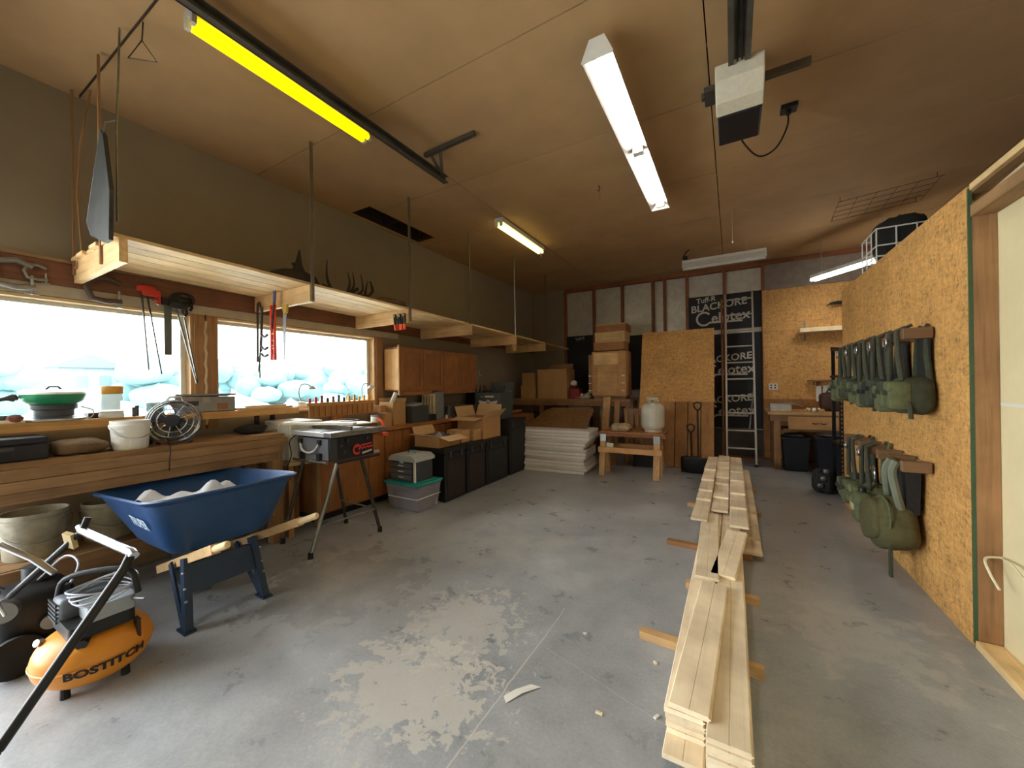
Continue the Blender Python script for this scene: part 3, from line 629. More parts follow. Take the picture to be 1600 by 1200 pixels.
# screwdriver rack shelf in second window
t = thing('tool_rack', 'small wooden rack shelf with slots in front of the second window', 'rack', (-4.1, 2.95, 1.1))
RZ = 1.255
B(-4.17, 2.5, RZ-.03, -4.0, 3.42, RZ).build('shelf_board', wood('rack_pine', (206, 152, 88), 'Y'), t); B(-4.01, 2.52, RZ-.16, -3.995, 3.38, RZ-.031).build('front_board', wood('rack_front', (196, 142, 84), 'Z'), t)
B(-4.17, 2.9, .93, -4.13, 3.06, RZ-.031).build('bracket', MATS['rack_front'], t)
for k in range(12):
    y = 2.56+k*.072
    if k < 2: hm, hn = red, 'red handled'
    elif k < 7: hm, hn = (dgrey if k % 2 else M('maroon_handle', (120, 50, 44), .5)), ('grey handled' if k % 2 else 'maroon handled')
    else: hm, hn = M('yellow_handle', (236, 178, 40), .4), 'yellow handled'
    o = ('first', 'second', 'third', 'fourth', 'fifth', 'sixth', 'seventh', 'eighth', 'ninth', 'tenth', 'eleventh', 'last')[k]
    t = thing('screwdriver', hn+' screwdriver, '+o+' from the left in the rack', 'screwdriver', (-4.05, y, RZ), 'screwdrivers in the rack')
    hh = .05+.03*((k*7) % 3)/2
    MB().lathe([(0, .001), (.013, .001), (.016, .012), (.012, .03), (.015, hh-.01), (.01, hh), (0, hh)], (-4.05, y, RZ), 12).build('handle', hm, t, smooth=True)
    MB().cyl((-3.988, y, RZ-.15), (-3.988, y, RZ-.04), .005, n=6).build('shank', M('rust_shank', (150, 100, 66), .5, .4), t)
def goose(y, z, label, r):
    t = thing('gooseneck_lamp', label, 'lamp', (-4.12, y, z))
    MB().lathe([(0, 0), (.045, 0), (.045, .012), (.012, .02), (0, .02)], (-4.12, y, z), 20).build('base', white, t, smooth=True)
    MB().tube(curve([(-4.12, y, z+.02), (-4.12, y-.02, z+.12), (-4.11, y, z+.2), (-4.1, y+.06, z+.21), (-4.09, y+.1, z+.18)]), .006, 8).build('neck', steel, t, smooth=True)
    MB().lathe([(r*.3, .04), (r*.6, .03), (r, 0), (r*.95, 0), (r*.5, .026), (0, .036)], (-4.09, y+.11, z+.15), 20).build('shade', whitem, t, smooth=True)
goose(2.5, RZ, 'small white gooseneck lamp at left end of the rack', .045); goose(3.32, RZ, 'small white gooseneck lamp at right end of the rack', .05)

# ------------------------------------------------------------------ low timber bench under the ledge
t = thing('timber_bench', 'rough timber bench with stacked front planks under the window ledge', 'bench', (-3.9, .8, 0))
BZ = 1.005
for k, x in enumerate((-3.66, -3.84, -4.02)): B(x-.172, 0.14, BZ-.035, x, 2.06, BZ).build('top_plank', oldY, t)
for k in range(3): B(-3.658+.006*k, .14, BZ-.037-.066*(k+1)+.003, -3.615+.006*(k % 2), 2.06-.04*k, BZ-.037-.066*k).build('front_plank', oldY, t)
for y in (1.95, .16): B(-3.75, y, 0, -3.66, y+.09, BZ-.036).build('post', oldZ, t); B(-4.16, y, 0, -4.08, y+.09, BZ-.036).build('post', oldZ, t)
for k in range(3): B(-4.15+.17*k, .14, .36, -3.985+.17*k, 1.93, .39).build('lower_plank', oldY, t)
B(-3.63, .14, .28, -3.6, 1.94, .39).build('lower_rail', oldY, t)
def bucket(x, y, z, r, h, mat, label, full=True):
    t = thing('bucket', label, 'bucket', (x, y, z), 'buckets by the windows')
    MB().lathe([(0, 0), (r*.86, 0), (r*.9, .006), (r, h-.045), (r*1.07, h-.045), (r*1.07, h-.028), (r*1.02, h-.026), (r*1.02, h), (r*.96, h), (r*.84, .012), (0, .012)], (x, y, z), 30).build('pail', mat, t, smooth=True)
    MB().tube([(x+r*1.09*math.cos(a)*1.0+.006, y+r*1.09*math.sin(a), z+h*.72-(.42*h)*abs(math.cos(a))+.02) for a in [(-.5+k/12)*pi for k in range(13)]], .003, 6).build('bail', steel, t, smooth=True)
bucket(-3.78, 1.03, BZ, .105, .205, white, 'white plastic bucket with wire bail on the bench')
dirty = M('dirty_bucket', (164, 158, 138), .7, var=.25, scale=12)
for k, (y, r, hh) in enumerate(((.6, .145, .28), (.93, .13, .26))): bucket(-3.86, y, .391, r, hh, dirty, ('dusty off white bucket on the lower plank, behind the hand truck', 'dusty off white bucket on the lower plank beside the wheelbarrow', 'dusty off white bucket on the lower plank at the frame edge')[k])
t = thing('black_crate', 'black flat tool case at the left end of the bench', 'case', (-3.85, .48, BZ))
B(-4.02, .2, BZ, -3.72, .64, BZ+.1).build('body', M('near_black', (34, 34, 40), .7, var=.3), t, bevel=.01); B(-4.02, .2, BZ+.101, -3.72, .64, BZ+.14).build('lid', M('near_black', (0, 0, 0)), t, bevel=.01); B(-3.72, .36, BZ+.07, -3.7, .5, BZ+.09).build('handle', dgrey, t)
solo('sack', MB().sup((-3.85, .79, BZ+.048), (.26, .26, .1), .7, 24, 12, wob=.07, seed=2), M('brown_sack', (120, 98, 74), .95, var=.25, bump=.3), 'slumped brown sack on the bench left of the white bucket', 'sack', smooth=True)
solo('dark_bottle', MB().lathe([(0, 0), (.035, 0), (.035, .12), (.015, .15), (.015, .17), (0, .17)], (-3.95, 1.17, BZ), 16), M('dark_blue_plastic', (34, 44, 62), .4), 'dark bottle between white bucket and fan', 'bottle', smooth=True)
solo('black_glove_pile', MB().sup((-3.92, 1.9, BZ+.04), (.2, .24, .08), .8, 20, 10, wob=.14, seed=12), gearblk, 'black cloth heap on the bench left of the air conditioner', 'cloth', smooth=True)
# floor fan
t = thing('desk_fan', 'round floor fan with chrome cage and dark hub on the bench', 'fan', (-3.8, 1.29, BZ))
cx, cy, cz = -3.80, 1.29, BZ+.17
nrm = Vector((.84, -.5, .2)).normalized(); ua = Vector((0, 0, 1)); ua = (ua-nrm*ua.dot(nrm)).normalized(); va = nrm.cross(ua)
def fp(r, a, d): return Vector((cx, cy, cz))+nrm*d+(ua*math.sin(a)+va*math.cos(a))*r
chrome = M('chrome', (190, 192, 196), .2, .95, .05)
for r, d in ((.16, .0), (.16, .045), (.13, .06), (.16, -.045), (.09, .068)):
    MB().tube([fp(r, 2*pi*k/28, d) for k in range(28)], .0045 if r < .15 else .007, 6, True).build('cage_ring', chrome if d >= 0 else dgrey, t, smooth=True)
for k in range(9):
    a = 2*pi*k/9; MB().tube([fp(.05, a, .07), fp(.13, a, .06), fp(.16, a, .045), fp(.16, a, -.045), fp(.06, a, -.07)], .0022, 5).build('cage_wire', chrome, t)
MB().tube([fp(0, 0, .05), fp(0, 0, .075)], [.05, .046], 18).build('hub', M('hub_navy', (24, 26, 44), .4), t, smooth=True)
MB().tube([fp(0, 0, -.12), fp(0, 0, -.07), fp(0, 0, .0)], [.045, .055, .04], 16).build('motor', dgrey, t, smooth=True)
for k in range(4):
    a0 = 2*pi*k/4+.4
    MB().grid(lambda u, v: fp(.03+.11*u, a0+(v-.5)*(.6+.7*u), .02*(v-.5)*2+.02), 5, 5).build('blade', M('smoke_blade', (70, 74, 80), .3), t, smooth=True)
for s in (-1, 1):
    MB().tube([fp(.165, 0 if s > 0 else pi, 0), fp(.175, -.4 if s > 0 else pi+.4, 0), Vector((cx, cy, BZ+.01))+va*s*.1+nrm*.06, Vector((cx, cy, BZ+.01))+va*s*.1-nrm*.08], .008, 8).build('foot', dgrey, t, smooth=True)
MB().tube([fp(.165, 1.2, 0), fp(.2, 1.4, 0), fp(.2, 1.75, 0), fp(.165, 1.95, 0)], .008, 8).build('carry_handle', chrome, t, smooth=True)
MB().tube(curve([(-3.83, 1.24, BZ+.1), (-3.7, 1.22, BZ+.02), (-3.61, 1.2, BZ-.02), (-3.598, 1.19, .9), (-3.6, 1.19, .83)]), .004, 6).build('power_cord', cable_b, t, smooth=True)
# ------------------------------------------------------------------ wheelbarrow
blue = M('blue_poly', (34, 70, 116), .38, var=.12, scale=5); bluem = M('blue_steel', (28, 50, 78), .45, .2, .15)
t = thing('wheelbarrow', 'big blue wheelbarrow with wooden handles parked at the bench', 'wheelbarrow', (-2.95, 1.22, 0))
def rrect(cx, cy, hx, hy, r, n=6):
    out = []
    for sx, sy, a0 in ((1, 1, 0), (-1, 1, pi/2), (-1, -1, pi), (1, -1, 3*pi/2)):
        for k in range(n+1):
            a = a0+pi/2*k/n; out.append((cx+sx*(hx-r)+r*math.cos(a), cy+sy*(hy-r)+r*math.sin(a)))
    return out
def tray_ring(cx, hx, hy, z0, tilt, r): return [(x, y, z0+tilt*(x-cx)) for x, y in rrect(cx, 1.22, hx, hy, r)]
rings = [tray_ring(-3.09, .12, .14, .445, .02, .05), tray_ring(-3.08, .24, .26, .45, .02, .09), tray_ring(-3.09, .285, .30, .50, .04, .1), tray_ring(-3.19, .46, .395, .755, .06, .11), tray_ring(-3.19, .49, .425, .77, .06, .12), tray_ring(-3.19, .497, .432, .785, .06, .12),
         tray_ring(-3.19, .485, .42, .792, .06, .12), tray_ring(-3.19, .455, .39, .775, .06, .11), tray_ring(-3.09, .278, .292, .51, .04, .1), tray_ring(-3.08, .2, .22, .465, .02, .08), tray_ring(-3.09, .1, .12, .458, .02, .04)]
tr = MB(); n = len(rings[0])
vs = [v for rg in rings for v in rg]; fs = [(j*n+i, j*n+(i+1) % n, (j+1)*n+(i+1) % n, (j+1)*n+i) for j in range(len(rings)-1) for i in range(n)]
fs += [tuple(range(n-1, -1, -1)), tuple(range((len(rings)-1)*n, len(rings)*n))]
tray = tr.add(vs, fs).build('tray', blue, t, smooth=True)
def onside(x, y):                                        # lettering on the tray's side wall that faces the camera
    z = .645+y; k = (z-.50)/(.755-.50); hy = .30+(.395-.30)*k
    return (-3.03+x*.8, 1.22-hy-.008, z)
text_mesh('TRUPER', .086, M('faded_white_print', (176, 196, 214), .6), 'lettering', tray, onside, bold=.002)
hnd = wood('ash_handle', (206, 172, 122), 'X', var=.2)
for y in (1.0, 1.50):
    a, b_ = Vector((-3.5, y+(.1 if y < 1.2 else -.1), .17)), Vector((-2.34, y+(.01 if y < 1.2 else .02), .60))
    d = (b_-a).normalized()
    hd = MB().bar(a, b_-d*.17, .045, .055).build('handle', hnd, t, bevel=.004)
    MB().tube([b_-d*.18, b_-d*.15, b_-d*.01, b_], [.020, .021, .021, .012], 14).build('grip', wood('pale_grip', (222, 196, 152), 'X', var=.12), hd, smooth=True)
for y in (1.0, 1.43):
    s = -1 if y < 1.2 else 1
    MB().bar((-2.9, y+.03*s*-1, .40), (-2.80, y, .0), .04, .05, (1, 0, 0)).build('leg', bluem, t)
    MB().bar((-3.12, y+.03*s*-1, .32), (-2.86, y, .012), .012, .045, (1, 0, .5)).build('leg_brace', bluem, t)
    B(-2.87, y-.03, .0, -2.76, y+.03, .012).build('foot_plate', bluem, t)
pl = MB().add([(-2.883, 1.03, .36), (-2.883, 1.40, .36), (-2.84, 1.41, .2), (-2.84, 1.02, .2), (-2.89, 1.03, .36), (-2.89, 1.40, .36), (-2.847, 1.41, .2), (-2.847, 1.02, .2)], [(0, 1, 2, 3), (7, 6, 5, 4), (0, 4, 5, 1), (1, 5, 6, 2), (2, 6, 7, 3), (3, 7, 4, 0)])
bp = pl.build('brace_plate', bluem, t)
for (y, z) in ((1.0, .33), (1.0, .24), (1.0, .17), (1.43, .33), (1.43, .24), (1.43, .17)):
    x = -2.875+(.36-z)*.24; MB().lathe([(0, .008), (.006, .006), (.009, 0), (0, 0)], (x+.012, y, z), 8, M_=Matrix.Rotation(pi/2, 4, 'Y')).build('bolt', steel, bp)
MB().lathe([(.07, -.045), (.15, -.05), (.19, -.03), (.2, 0), (.19, .03), (.15, .05), (.07, .045)], (-3.37, 1.22, .2), 26, M_=Matrix.Rotation(pi/2, 4, 'X')).build('tyre', rubber, t, smooth=True)
MB().lathe([(0, -.04), (.09, -.04), (.1, 0), (.09, .04), (0, .04)], (-3.37, 1.22, .2), 20, M_=Matrix.Rotation(pi/2, 4, 'X')).build('rim', steel, t, smooth=True)
solo('plastic_sheeting', MB().grid(lambda u, v: (-3.42+.56*u, .93+.58*v, .67+.05*math.sin(7*u+3*v)*math.sin(6*v+1)+.05*math.sin(17*u)*math.sin(13*v)+.06*(.5-abs(u-.5))), 22, 22), M('white_sheeting', (222, 226, 232), .35, var=.06), 'crumpled white plastic sheeting inside the wheelbarrow tray', 'plastic sheet', smooth=True)
t = thing('white_pipe_offcut', 'short white pipe offcut lying on sheeting in the wheelbarrow', 'pipe', (-3.2, 1.0, .6))
MB().cyl((-3.10, .99, .71), (-2.98, 1.05, .73), .025, n=14).build('pipe', white, t, smooth=True); MB().cyl((-2.995, 1.043, .728), (-2.97, 1.055, .732), .03, n=14).build('collar', white, t, smooth=True)

# ------------------------------------------------------------------ pancake air compressor
amber = M('amber_paint', (220, 142, 40), .42, var=.08, scale=6)
CX, CY = -2.79, .62
t = thing('air_compressor', 'amber pancake air compressor with coiled hose on the floor', 'compressor', (CX, CY, 0))
TR, TH, TZ = .212, .125, .148
def tank(r_, h): return [(r_*math.cos(a)**.6 if math.cos(a) > 1e-6 else 0, h*math.sin(a)) for a in [(-.5+k/20)*pi for k in range(21)]]
tk = MB().lathe(tank(TR, TH), (CX, CY, TZ), 40).build('tank', amber, t, smooth=True)
def ontank(x, y):
    a0 = -.02; a = a0+x/TR; ph = -.10+y/TH*.8
    r_ = (TR+.007)*math.cos(ph)**.6
    return (CX+r_*math.cos(a), CY+r_*math.sin(a), TZ+(TH+.006)*math.sin(ph))
text_mesh('BOSTITCH', .058, M('black_print', (24, 20, 18), .6), 'lettering', tk, ontank, bold=.0025, sx=1.05)
MB().lathe([(TR+.001, -.004), (TR+.005, 0), (TR+.001, .004)], (CX, CY, TZ), 40).build('weld_seam', amber, tk, smooth=True)
for k in range(4):
    a = .6+k*pi/2; MB().cyl((CX+.14*math.cos(a), CY+.14*math.sin(a), 0), (CX+.14*math.cos(a), CY+.14*math.sin(a), .09), .018, .014, 10).build('foot', rubber, t)
sh_ = MB()
sh_.prism(rrect(CX-.0, CY, .15, .115, .03), 'Z', .27, .33); sh_.build('motor_base', blackm, t)
MB().sup((CX-.07, CY-.02, .365), (.15, .2, .13), .4, 20, 10).build('motor_shroud', M('steel_blue_shroud', (86, 92, 100), .5), t, smooth=True)
MB().prism(rrect(CX+.07, CY+.03, .08, .085, .02), 'Z', .331, .40).build('pump_housing', M('pale_cowl', (150, 156, 160), .45, .3), t)
for k in range(5): B(CX-.15, CY-.126, .315+.02*k, CX-.02, CY-.119, .325+.02*k).build('vent_slat', black, t)
for k in range(5): MB().tube([(CX+.05+(.11+.008*math.sin(k*2))*math.cos(a), CY+.02+(.1+.006*k)*math.sin(a), .415+.012*k+.012*math.sin(2*a+k)) for a in [2*pi*i/24 for i in range(24)]], .0038, 6, True).build('air_hose', M('pale_hose', (176, 180, 192), .45), t, smooth=True)
MB().tube(curve([(CX-.12, CY-.10, .40), (CX-.08, CY-.08, .50), (CX+.04, CY+.02, .53), (CX+.13, CY+.1, .51), (CX+.15, CY+.12, .40)]), .014, 10).build('carry_handle', blackm, t, smooth=True)
MB().cyl((CX+.12, CY-.06, .26), (CX+.16, CY-.08, .25), .022, n=12).build('regulator_knob', black, t, smooth=True)
MB().cyl((CX-.13, CY-.07, .40), (CX-.13, CY-.07, .46), .016, n=12).build('pressure_switch', black, t, smooth=True)
MB().cyl((CX+.15, CY+.10, .38), (CX+.21, CY+.13, .38), .009, n=8).build('coupler', steel, t)
MB().cyl((CX-.06, CY-.16, .24), (CX-.05, CY-.18, .25), .016, n=12).build('gauge', steel, t)
B(CX+.12, CY+.11, .18, CX+.17, CY+.125, .27).build('warning_strip', M('dark_strip', (60, 40, 26), .7), tk)

# ------------------------------------------------------------------ hand truck leaning over it
t = thing('hand_truck', 'black folding hand truck with chrome handle in the near left corner', 'hand truck', (-2.75, .35, 0))
H1, H2 = Vector((-2.20, .60, .745)), Vector((-2.76, .575, .745))        # top crossbar ends
L1, L2 = Vector((-2.20, .255, .20)), Vector((-3.1, .40, .42))
MB().tube([H1+Vector((.02, 0, -.01)), H1, H1*.75+H2*.25, H2, H2+Vector((-.03, 0, .015))], .018, 12).build('handle_bar', chrome, t, smooth=True)
MB().tube([H1, H1+Vector((.02, -.03, -.05)), L1], .017, 10).build('frame_tube', blackm, t, smooth=True)
MB().tube([H2+Vector((.0, .02, .06)), H2, L2], .014, 10).build('frame_tube', blackm, t, smooth=True)
MB().tube([(-2.72, .33, .775), (-2.62, .40, .71), (-2.56, .45, .64)], .013, 10).build('folding_arm', chrome, t, smooth=True)
MB().tube([L1, (-2.22, .12, .13), (-2.26, .02, .1)], .018, 10).build('frame_tube', blackm, t, smooth=True)
MB().bar(L1+Vector((0, -.02, -.03)), (-3.05, .33, .17), .03, .03).build('axle_bar', blackm, t)
for (x, y) in ((-3.12, .42), (-2.26, .02)):
    MB().lathe([(.03, -.022), (.075, -.025), (.1, -.012), (.1, .012), (.075, .025), (.03, .022)], (x, y, .1), 22, M_=Matrix.Rotation(pi/2, 4, 'Y')).build('wheel', rubber, t, smooth=True)
    MB().lathe([(0, -.02), (.05, -.022), (.055, 0), (.05, .022), (0, .02)], (x, y, .1), 18, M_=Matrix.Rotation(pi/2, 4, 'Y')).build('hub', M('pale_hub', (150, 144, 134), .5), t, smooth=True)
MB().obox((-2.81, .545, .70), (.05, .02, .08), (.3, .2, .4)).build('paper_tag', M('tan_tag', (184, 160, 112), .8), t)
# dark engine block at the far left
t = thing('small_engine', 'black small engine with pulleys on the floor behind the compressor', 'engine', (-3.35, .5, 0))
MB().sup((-3.32, .5, .24), (.34, .3, .3), .5, 20, 12).build('block', M('oily_iron', (30, 30, 32), .5, .3, .3), t, smooth=True)
B(-3.48, .36, 0, -3.16, .66, .1).build('base', blackm, t, bevel=.01)
for (x, y, z, r_) in ((-3.17, .40, .34, .05), (-3.16, .55, .22, .035), (-3.15, .62, .30, .04), (-3.22, .36, .42, .03)):
    MB().cyl((x, y, z), (x+.05, y-.02, z), r_, n=18).build('pulley', M('dull_alloy', (134, 132, 126), .45, .6, .2), t, smooth=True)
MB().tube(curve([(-3.25, .4, .42), (-3.15, .36, .47), (-3.08, .36, .42), (-3.05, .38, .35)]), .007, 8).build('lever', chrome, t, smooth=True)
MB().tube(curve([(-3.3, .52, .4), (-3.2, .6, .52), (-3.05, .62, .5), (-2.98, .56, .4)]), .005, 6).build('loose_cable', M('pale_hose'), t, smooth=True)
MB().cyl((-3.35, .52, .39), (-3.35, .52, .47), .05, n=16).build('air_filter', dgrey, t, smooth=True)

# ------------------------------------------------------------------ white air conditioner at the bench end
t = thing('air_conditioner', 'white window air conditioner beside the table saw', 'air conditioner', (-3.87, 2.26, .72))
AZ = .72
B(-4.1, 2.11, AZ, -3.645, 2.44, AZ+.38).build('body', whitem, t, bevel=.012)
B(-4.0, 2.095, AZ+.03, -3.82, 2.109, AZ+.35).build('grille_frame', white, t, bevel=.003)
for k in range(10): B(-3.985, 2.088, AZ+.05+.028*k, -3.835, 2.095, AZ+.065+.028*k).build('louvre', M('cream_plastic', (222, 210, 180), .5), t)
B(-3.80, 2.10, AZ+.02, -3.66, 2.11, AZ+.35).build('control_panel', white, t)
t = thing('bench_stand', 'low pine stand under the white air conditioner', 'stand', (-3.87, 2.26, 0))
B(-4.12, 2.09, AZ-.04, -3.64, 2.45, AZ-.001).build('top', pine, t)
for (x, y) in ((-3.72, 2.1), (-3.72, 2.38), (-4.1, 2.1), (-4.1, 2.38)): B(x, y, 0, x+.05, y+.05, AZ-.041).build('leg', oldZ, t)

# ------------------------------------------------------------------ table saw on folding stand
t = thing('table_saw', 'portable table saw with black body on a folding metal stand', 'table saw', (-3.3, 2.35, 0))
sw = M('saw_black', (24, 24, 26), .45, var=.2); swg = M('saw_grey', (112, 114, 122), .45, var=.08)
ST = .74
MB().prism([(-3.57, 2.14), (-3.10, 2.14), (-3.06, 2.18), (-3.06, 2.58), (-3.57, 2.58)], 'Z', ST+.03, ST+.235).build('body', sw, t, bevel=.006)
side = B(-3.56, 2.128, ST+.035, -3.11, 2.139, ST+.225).build('side_panel', swg, t, bevel=.004)
MB().tube(curve([(-3.50, 2.118, ST+.19), (-3.46, 2.105, ST+.12), (-3.36, 2.10, ST+.095), (-3.27, 2.105, ST+.12), (-3.22, 2.118, ST+.19)]), .009, 8).build('carry_handle', whitem, side, smooth=True)
for x in (-3.50, -3.22): B(x-.022, 2.108, ST+.17, x+.022, 2.127, ST+.215).build('handle_mount', black, side)
for x in (-3.47, -3.22): B(x-.02, 2.1, ST+.03, x+.025, 2.126, ST+.095).build('cord_hook', black, side)
MB().tube([(-3.6, 2.11, ST+.018), (-3.1, 2.11, ST+.018)], .014, 8).build('stand_rail', galv, t)
tp = B(-3.63, 2.1, ST+.245, -3.02, 2.62, ST+.285).build('table', M('cast_alloy', (206, 208, 210), .4, .3, .06), t, bevel=.004)
for x in (-3.5, -3.2, -3.1): B(x, 2.11, ST+.286, x+.018, 2.61, ST+.289).build('mitre_slot', dgrey, tp)
B(-3.10, 2.08, ST+.25, -3.00, 2.70, ST+.292).build('fence_rail', galv, t, bevel=.004); B(-3.6, 2.3, ST+.29, -3.03, 2.325, ST+.325).build('rip_fence', M('fence_brown', (92, 82, 66), .5, .4), t)
lg = MB(); redlogo = M('logo_red', (206, 56, 58), .5)
fx = -3.052
def lc(y, z): return (fx, y, z)
for pts, r_ in (([lc(2.41, ST+.14)]+arc((fx, 2.385, ST+.105), .04, .9, 5.4, 14, 'YZ'), .011), ([lc(2.40+.02*k, ST+.10+.022*abs(math.sin(k*1.5))) for k in range(9)], .009), ([lc(2.37, ST+.125), lc(2.45, ST+.14), lc(2.55, ST+.145)], .006)): lg.tube(pts, r_, 6)
lg.v = [(fx+.004+(v[0]-fx)*.1, v[1], v[2]) for v in lg.v]; lg.build('printed_logo', redlogo, t)
MB().bar((fx+.004, 2.44, ST+.062), (fx+.004, 2.55, ST+.078), .004, .016).build('print_strip', ink, t)
for (y, z) in ((2.22, .16), (2.25, .1), (2.5, .2), (2.28, .2)): MB().cyl((fx, y, ST+z), (fx+.012, y, ST+z), .012, n=10).build('screw_boss', dgrey, t)
MB().tube([(-3.05, 2.17, ST+.015), (-3.05, 2.64, ST+.015)], .014, 8).build('stand_rail', blackm, t)
B(-3.07, 2.56, ST+.045, -3.03, 2.63, ST+.065).build('latch', chrome, t)
for a, b_ in (((-3.06, 2.18, ST+.01), (-3.07, 1.93, .02)), ((-3.06, 2.44, ST+.01), (-3.03, 2.62, .02)), ((-3.55, 2.18, ST+.01), (-3.60, 2.0, .02)), ((-3.55, 2.5, ST+.01), (-3.54, 2.62, .02))):
    lgp = MB().tube([a, b_], .016, 10).build('leg', galv if b_[1] < 1.95 else darkst, t, smooth=True)
    MB().cyl((b_[0], b_[1], 0), (b_[0], b_[1], .05), .022, .02, 10).build('rubber_foot', rubber, lgp)
MB().tube([(-3.03, 2.56, .24), (-3.07, 2.0, .24)], .009, 8).build('cross_brace', galv, t); MB().tube([(-3.03, 2.555, .25), (-3.54, 2.57, .25)], .009, 8).build('cross_brace', galv, t); MB().tube([(-3.55, 2.45, .5), (-3.06, 2.1, .36)], .007, 8).build('cross_brace', galv, t)
MB().tube(curve([(-3.58, 2.12, ST+.24), (-3.63, 2.09, ST+.18), (-3.62, 2.1, ST+.05), (-3.66, 2.08, ST-.08), (-3.64, 2.1, ST-.18)]), .005, 6).build('power_cord', cable_b, t, smooth=True)
SZ = ST+.33
for k, (c, s, r, lb) in enumerate((((-3.42, 2.25, SZ+.012), (.72, .07, .022), .42, 'long white painted board laid diagonally across the saw table'), ((-3.5, 2.46, SZ+.003), (.26, .3, .012), .15, 'flat white panel lying on the saw table'), ((-3.2, 2.52, SZ+.003), (.22, .18, .012), -.2, 'small white panel on the right of the saw table'))):
    solo('white_board', MB().obox(c, s, (0, 0, r)), white if k else M('cream_paint', (234, 226, 204), .5), lb, 'board', bevel=.002)
t = thing('spring_clamp', 'orange and white clamp biting the far end of the saw table', 'clamp', (-3.08, 2.62, SZ-.02))
MB().cyl((-3.13, 2.66, SZ-.0), (-3.13, 2.66, SZ+.06), .04, .036, 18).build('head', white, t, smooth=True); MB().cyl((-3.13, 2.66, SZ+.06), (-3.13, 2.66, SZ+.068), .042, n=18).build('cap', dgrey, t, smooth=True)
MB().tube(curve([(-3.09, 2.66, SZ+.04), (-3.03, 2.67, SZ+.0), (-3.02, 2.675, SZ-.09)]), .014, 8).build('orange_grip', orange, t, smooth=True); B(-3.05, 2.64, SZ-.13, -2.99, 2.71, SZ-.1).build('orange_pad', orange, t, bevel=.004)
solo('extension_cord', MB().tube([(-3.42+.13*math.cos(a), 2.55+.14*math.sin(a)*.9, SZ+.02+.006*math.sin(3*a)) for a in [k*.27 for k in range(26)]], .0035, 6), grey, 'thin grey cord coiled on the saw table', 'cord', smooth=True)
# ------------------------------------------------------------------ base cabinets along the left wall
names5 = ('base cabinet with a white pull right behind the table saw', 'base cabinet of vertical boards behind the clear tub', 'base cabinet of vertical boards behind the black lockers', 'base cabinet behind the large open carton', 'base cabinet with round knob at the far end of the counter')
KX = -3.76
for k in range(5):
    y0 = 2.47+k*.88; y1 = y0+.872
    t = thing('base_cabinet', names5[k], 'cabinet', (-4.0, (y0+y1)/2, 0), 'base cabinets along the window wall')
    B(XL+.01, y0, .08, KX-.022, y1, .87).build('carcass', cabZ, t); B(XL+.01, y0, 0, KX-.07, y1, .079).build('plinth', blackm, t)
    if k in (0, 4):
        d = B(KX-.02, y0+.02, .1, KX, y1-.25, .85).build('door', cabZ, t, bevel=.003); B(KX, y0+.3, .74, KX+.02, y0+.37, .755).build('pull', white, d, bevel=.003)
        B(KX-.02, y1-.24, .1, KX, y1-.01, .85).build('side_board', cabZ, t, bevel=.003)
    else:
        for j in range(6): B(KX-.02, y0+.006+j*.144, .1, KX-.002*(j % 2), y0+.006+j*.144+.134, .86).build('front_board', cabZ, t, bevel=.002)
B_ = B(XL+.005, 2.46, .875, KX+.03, 6.88, .92)
solo('countertop', B_, cabY, 'long wooden counter along the left wall under the wall cabinet', 'countertop', bevel=.004)
# wall cabinet with open door
t = thing('wall_cabinet', 'oak wall cabinet with one door swung open beside the window', 'cabinet', (-4.05, 4.6, 1.35))
CZ0, CZ1 = 1.36, 1.965; CXF = -3.92
cb = MB().box(XL+.045, 3.74, CZ0, CXF, 3.755, CZ1).box(XL+.045, 5.52, CZ0, CXF, 5.535, CZ1).box(XL+.045, 3.755, CZ0, CXF, 5.52, CZ0+.018).box(XL+.045, 3.755, CZ1-.018, CXF, 5.52, CZ1).box(XL+.042, 3.755, CZ0+.018, XL+.05, 5.52, CZ1-.018).box(XL+.045, 3.755, 1.65, CXF-.01, 5.52, 1.665)
cb.build('carcass', oakZ, t)
for k in range(4):
    y0 = 3.76+k*.443; y1 = y0+.437
    if k == 0: continue
    d = B(CXF+.001, y0, CZ0+.01, CXF+.014, y1, CZ1-.01).build('door', oakZ, t, bevel=.003)
    MB().box(CXF+.014, y0, CZ0+.01, CXF+.022, y0+.06, CZ1-.01).box(CXF+.014, y1-.06, CZ0+.01, CXF+.022, y1, CZ1-.01).box(CXF+.014, y0+.06, CZ0+.01, CXF+.022, y1-.06, CZ0+.07).box(CXF+.014, y0+.06, CZ1-.07, CXF+.022, y1-.06, CZ1-.01).build('door_frame', oakZ, d)
d = B(CXF+.001, 3.757, CZ0+.0, CXF+.014, 4.197, CZ1-.01).build('door', oakZ, t, bevel=.003)
MB().box(CXF+.014, 3.757, CZ0, CXF+.022, 3.82, CZ1-.01).box(CXF+.014, 4.137, CZ0, CXF+.022, 4.197, CZ1-.01).box(CXF+.014, 3.82, CZ0, CXF+.022, 4.137, CZ0+.06).box(CXF+.014, 3.82, CZ1-.07, CXF+.022, 4.137, CZ1-.01).build('door_frame', oakZ, d)
od = B(CXF+.012, 3.715, CZ0-.05, CXF+.03, 3.735, CZ1+.02).build('open_door_edge', wood('lit_oak', (224, 178, 116), 'Z', var=.12), t)  # paler oak copy: window light on this side is put into the colour
MB().box(CXF-.25, 3.725, CZ0+.02, CXF+.012, 3.738, CZ1-.03).build('side_panel', wood('lit_oak'), t) if 'lit_oak' not in MATS else MB().box(CXF-.25, 3.725, CZ0+.02, CXF+.012, 3.738, CZ1-.03).build('side_panel', MATS['lit_oak'], t)
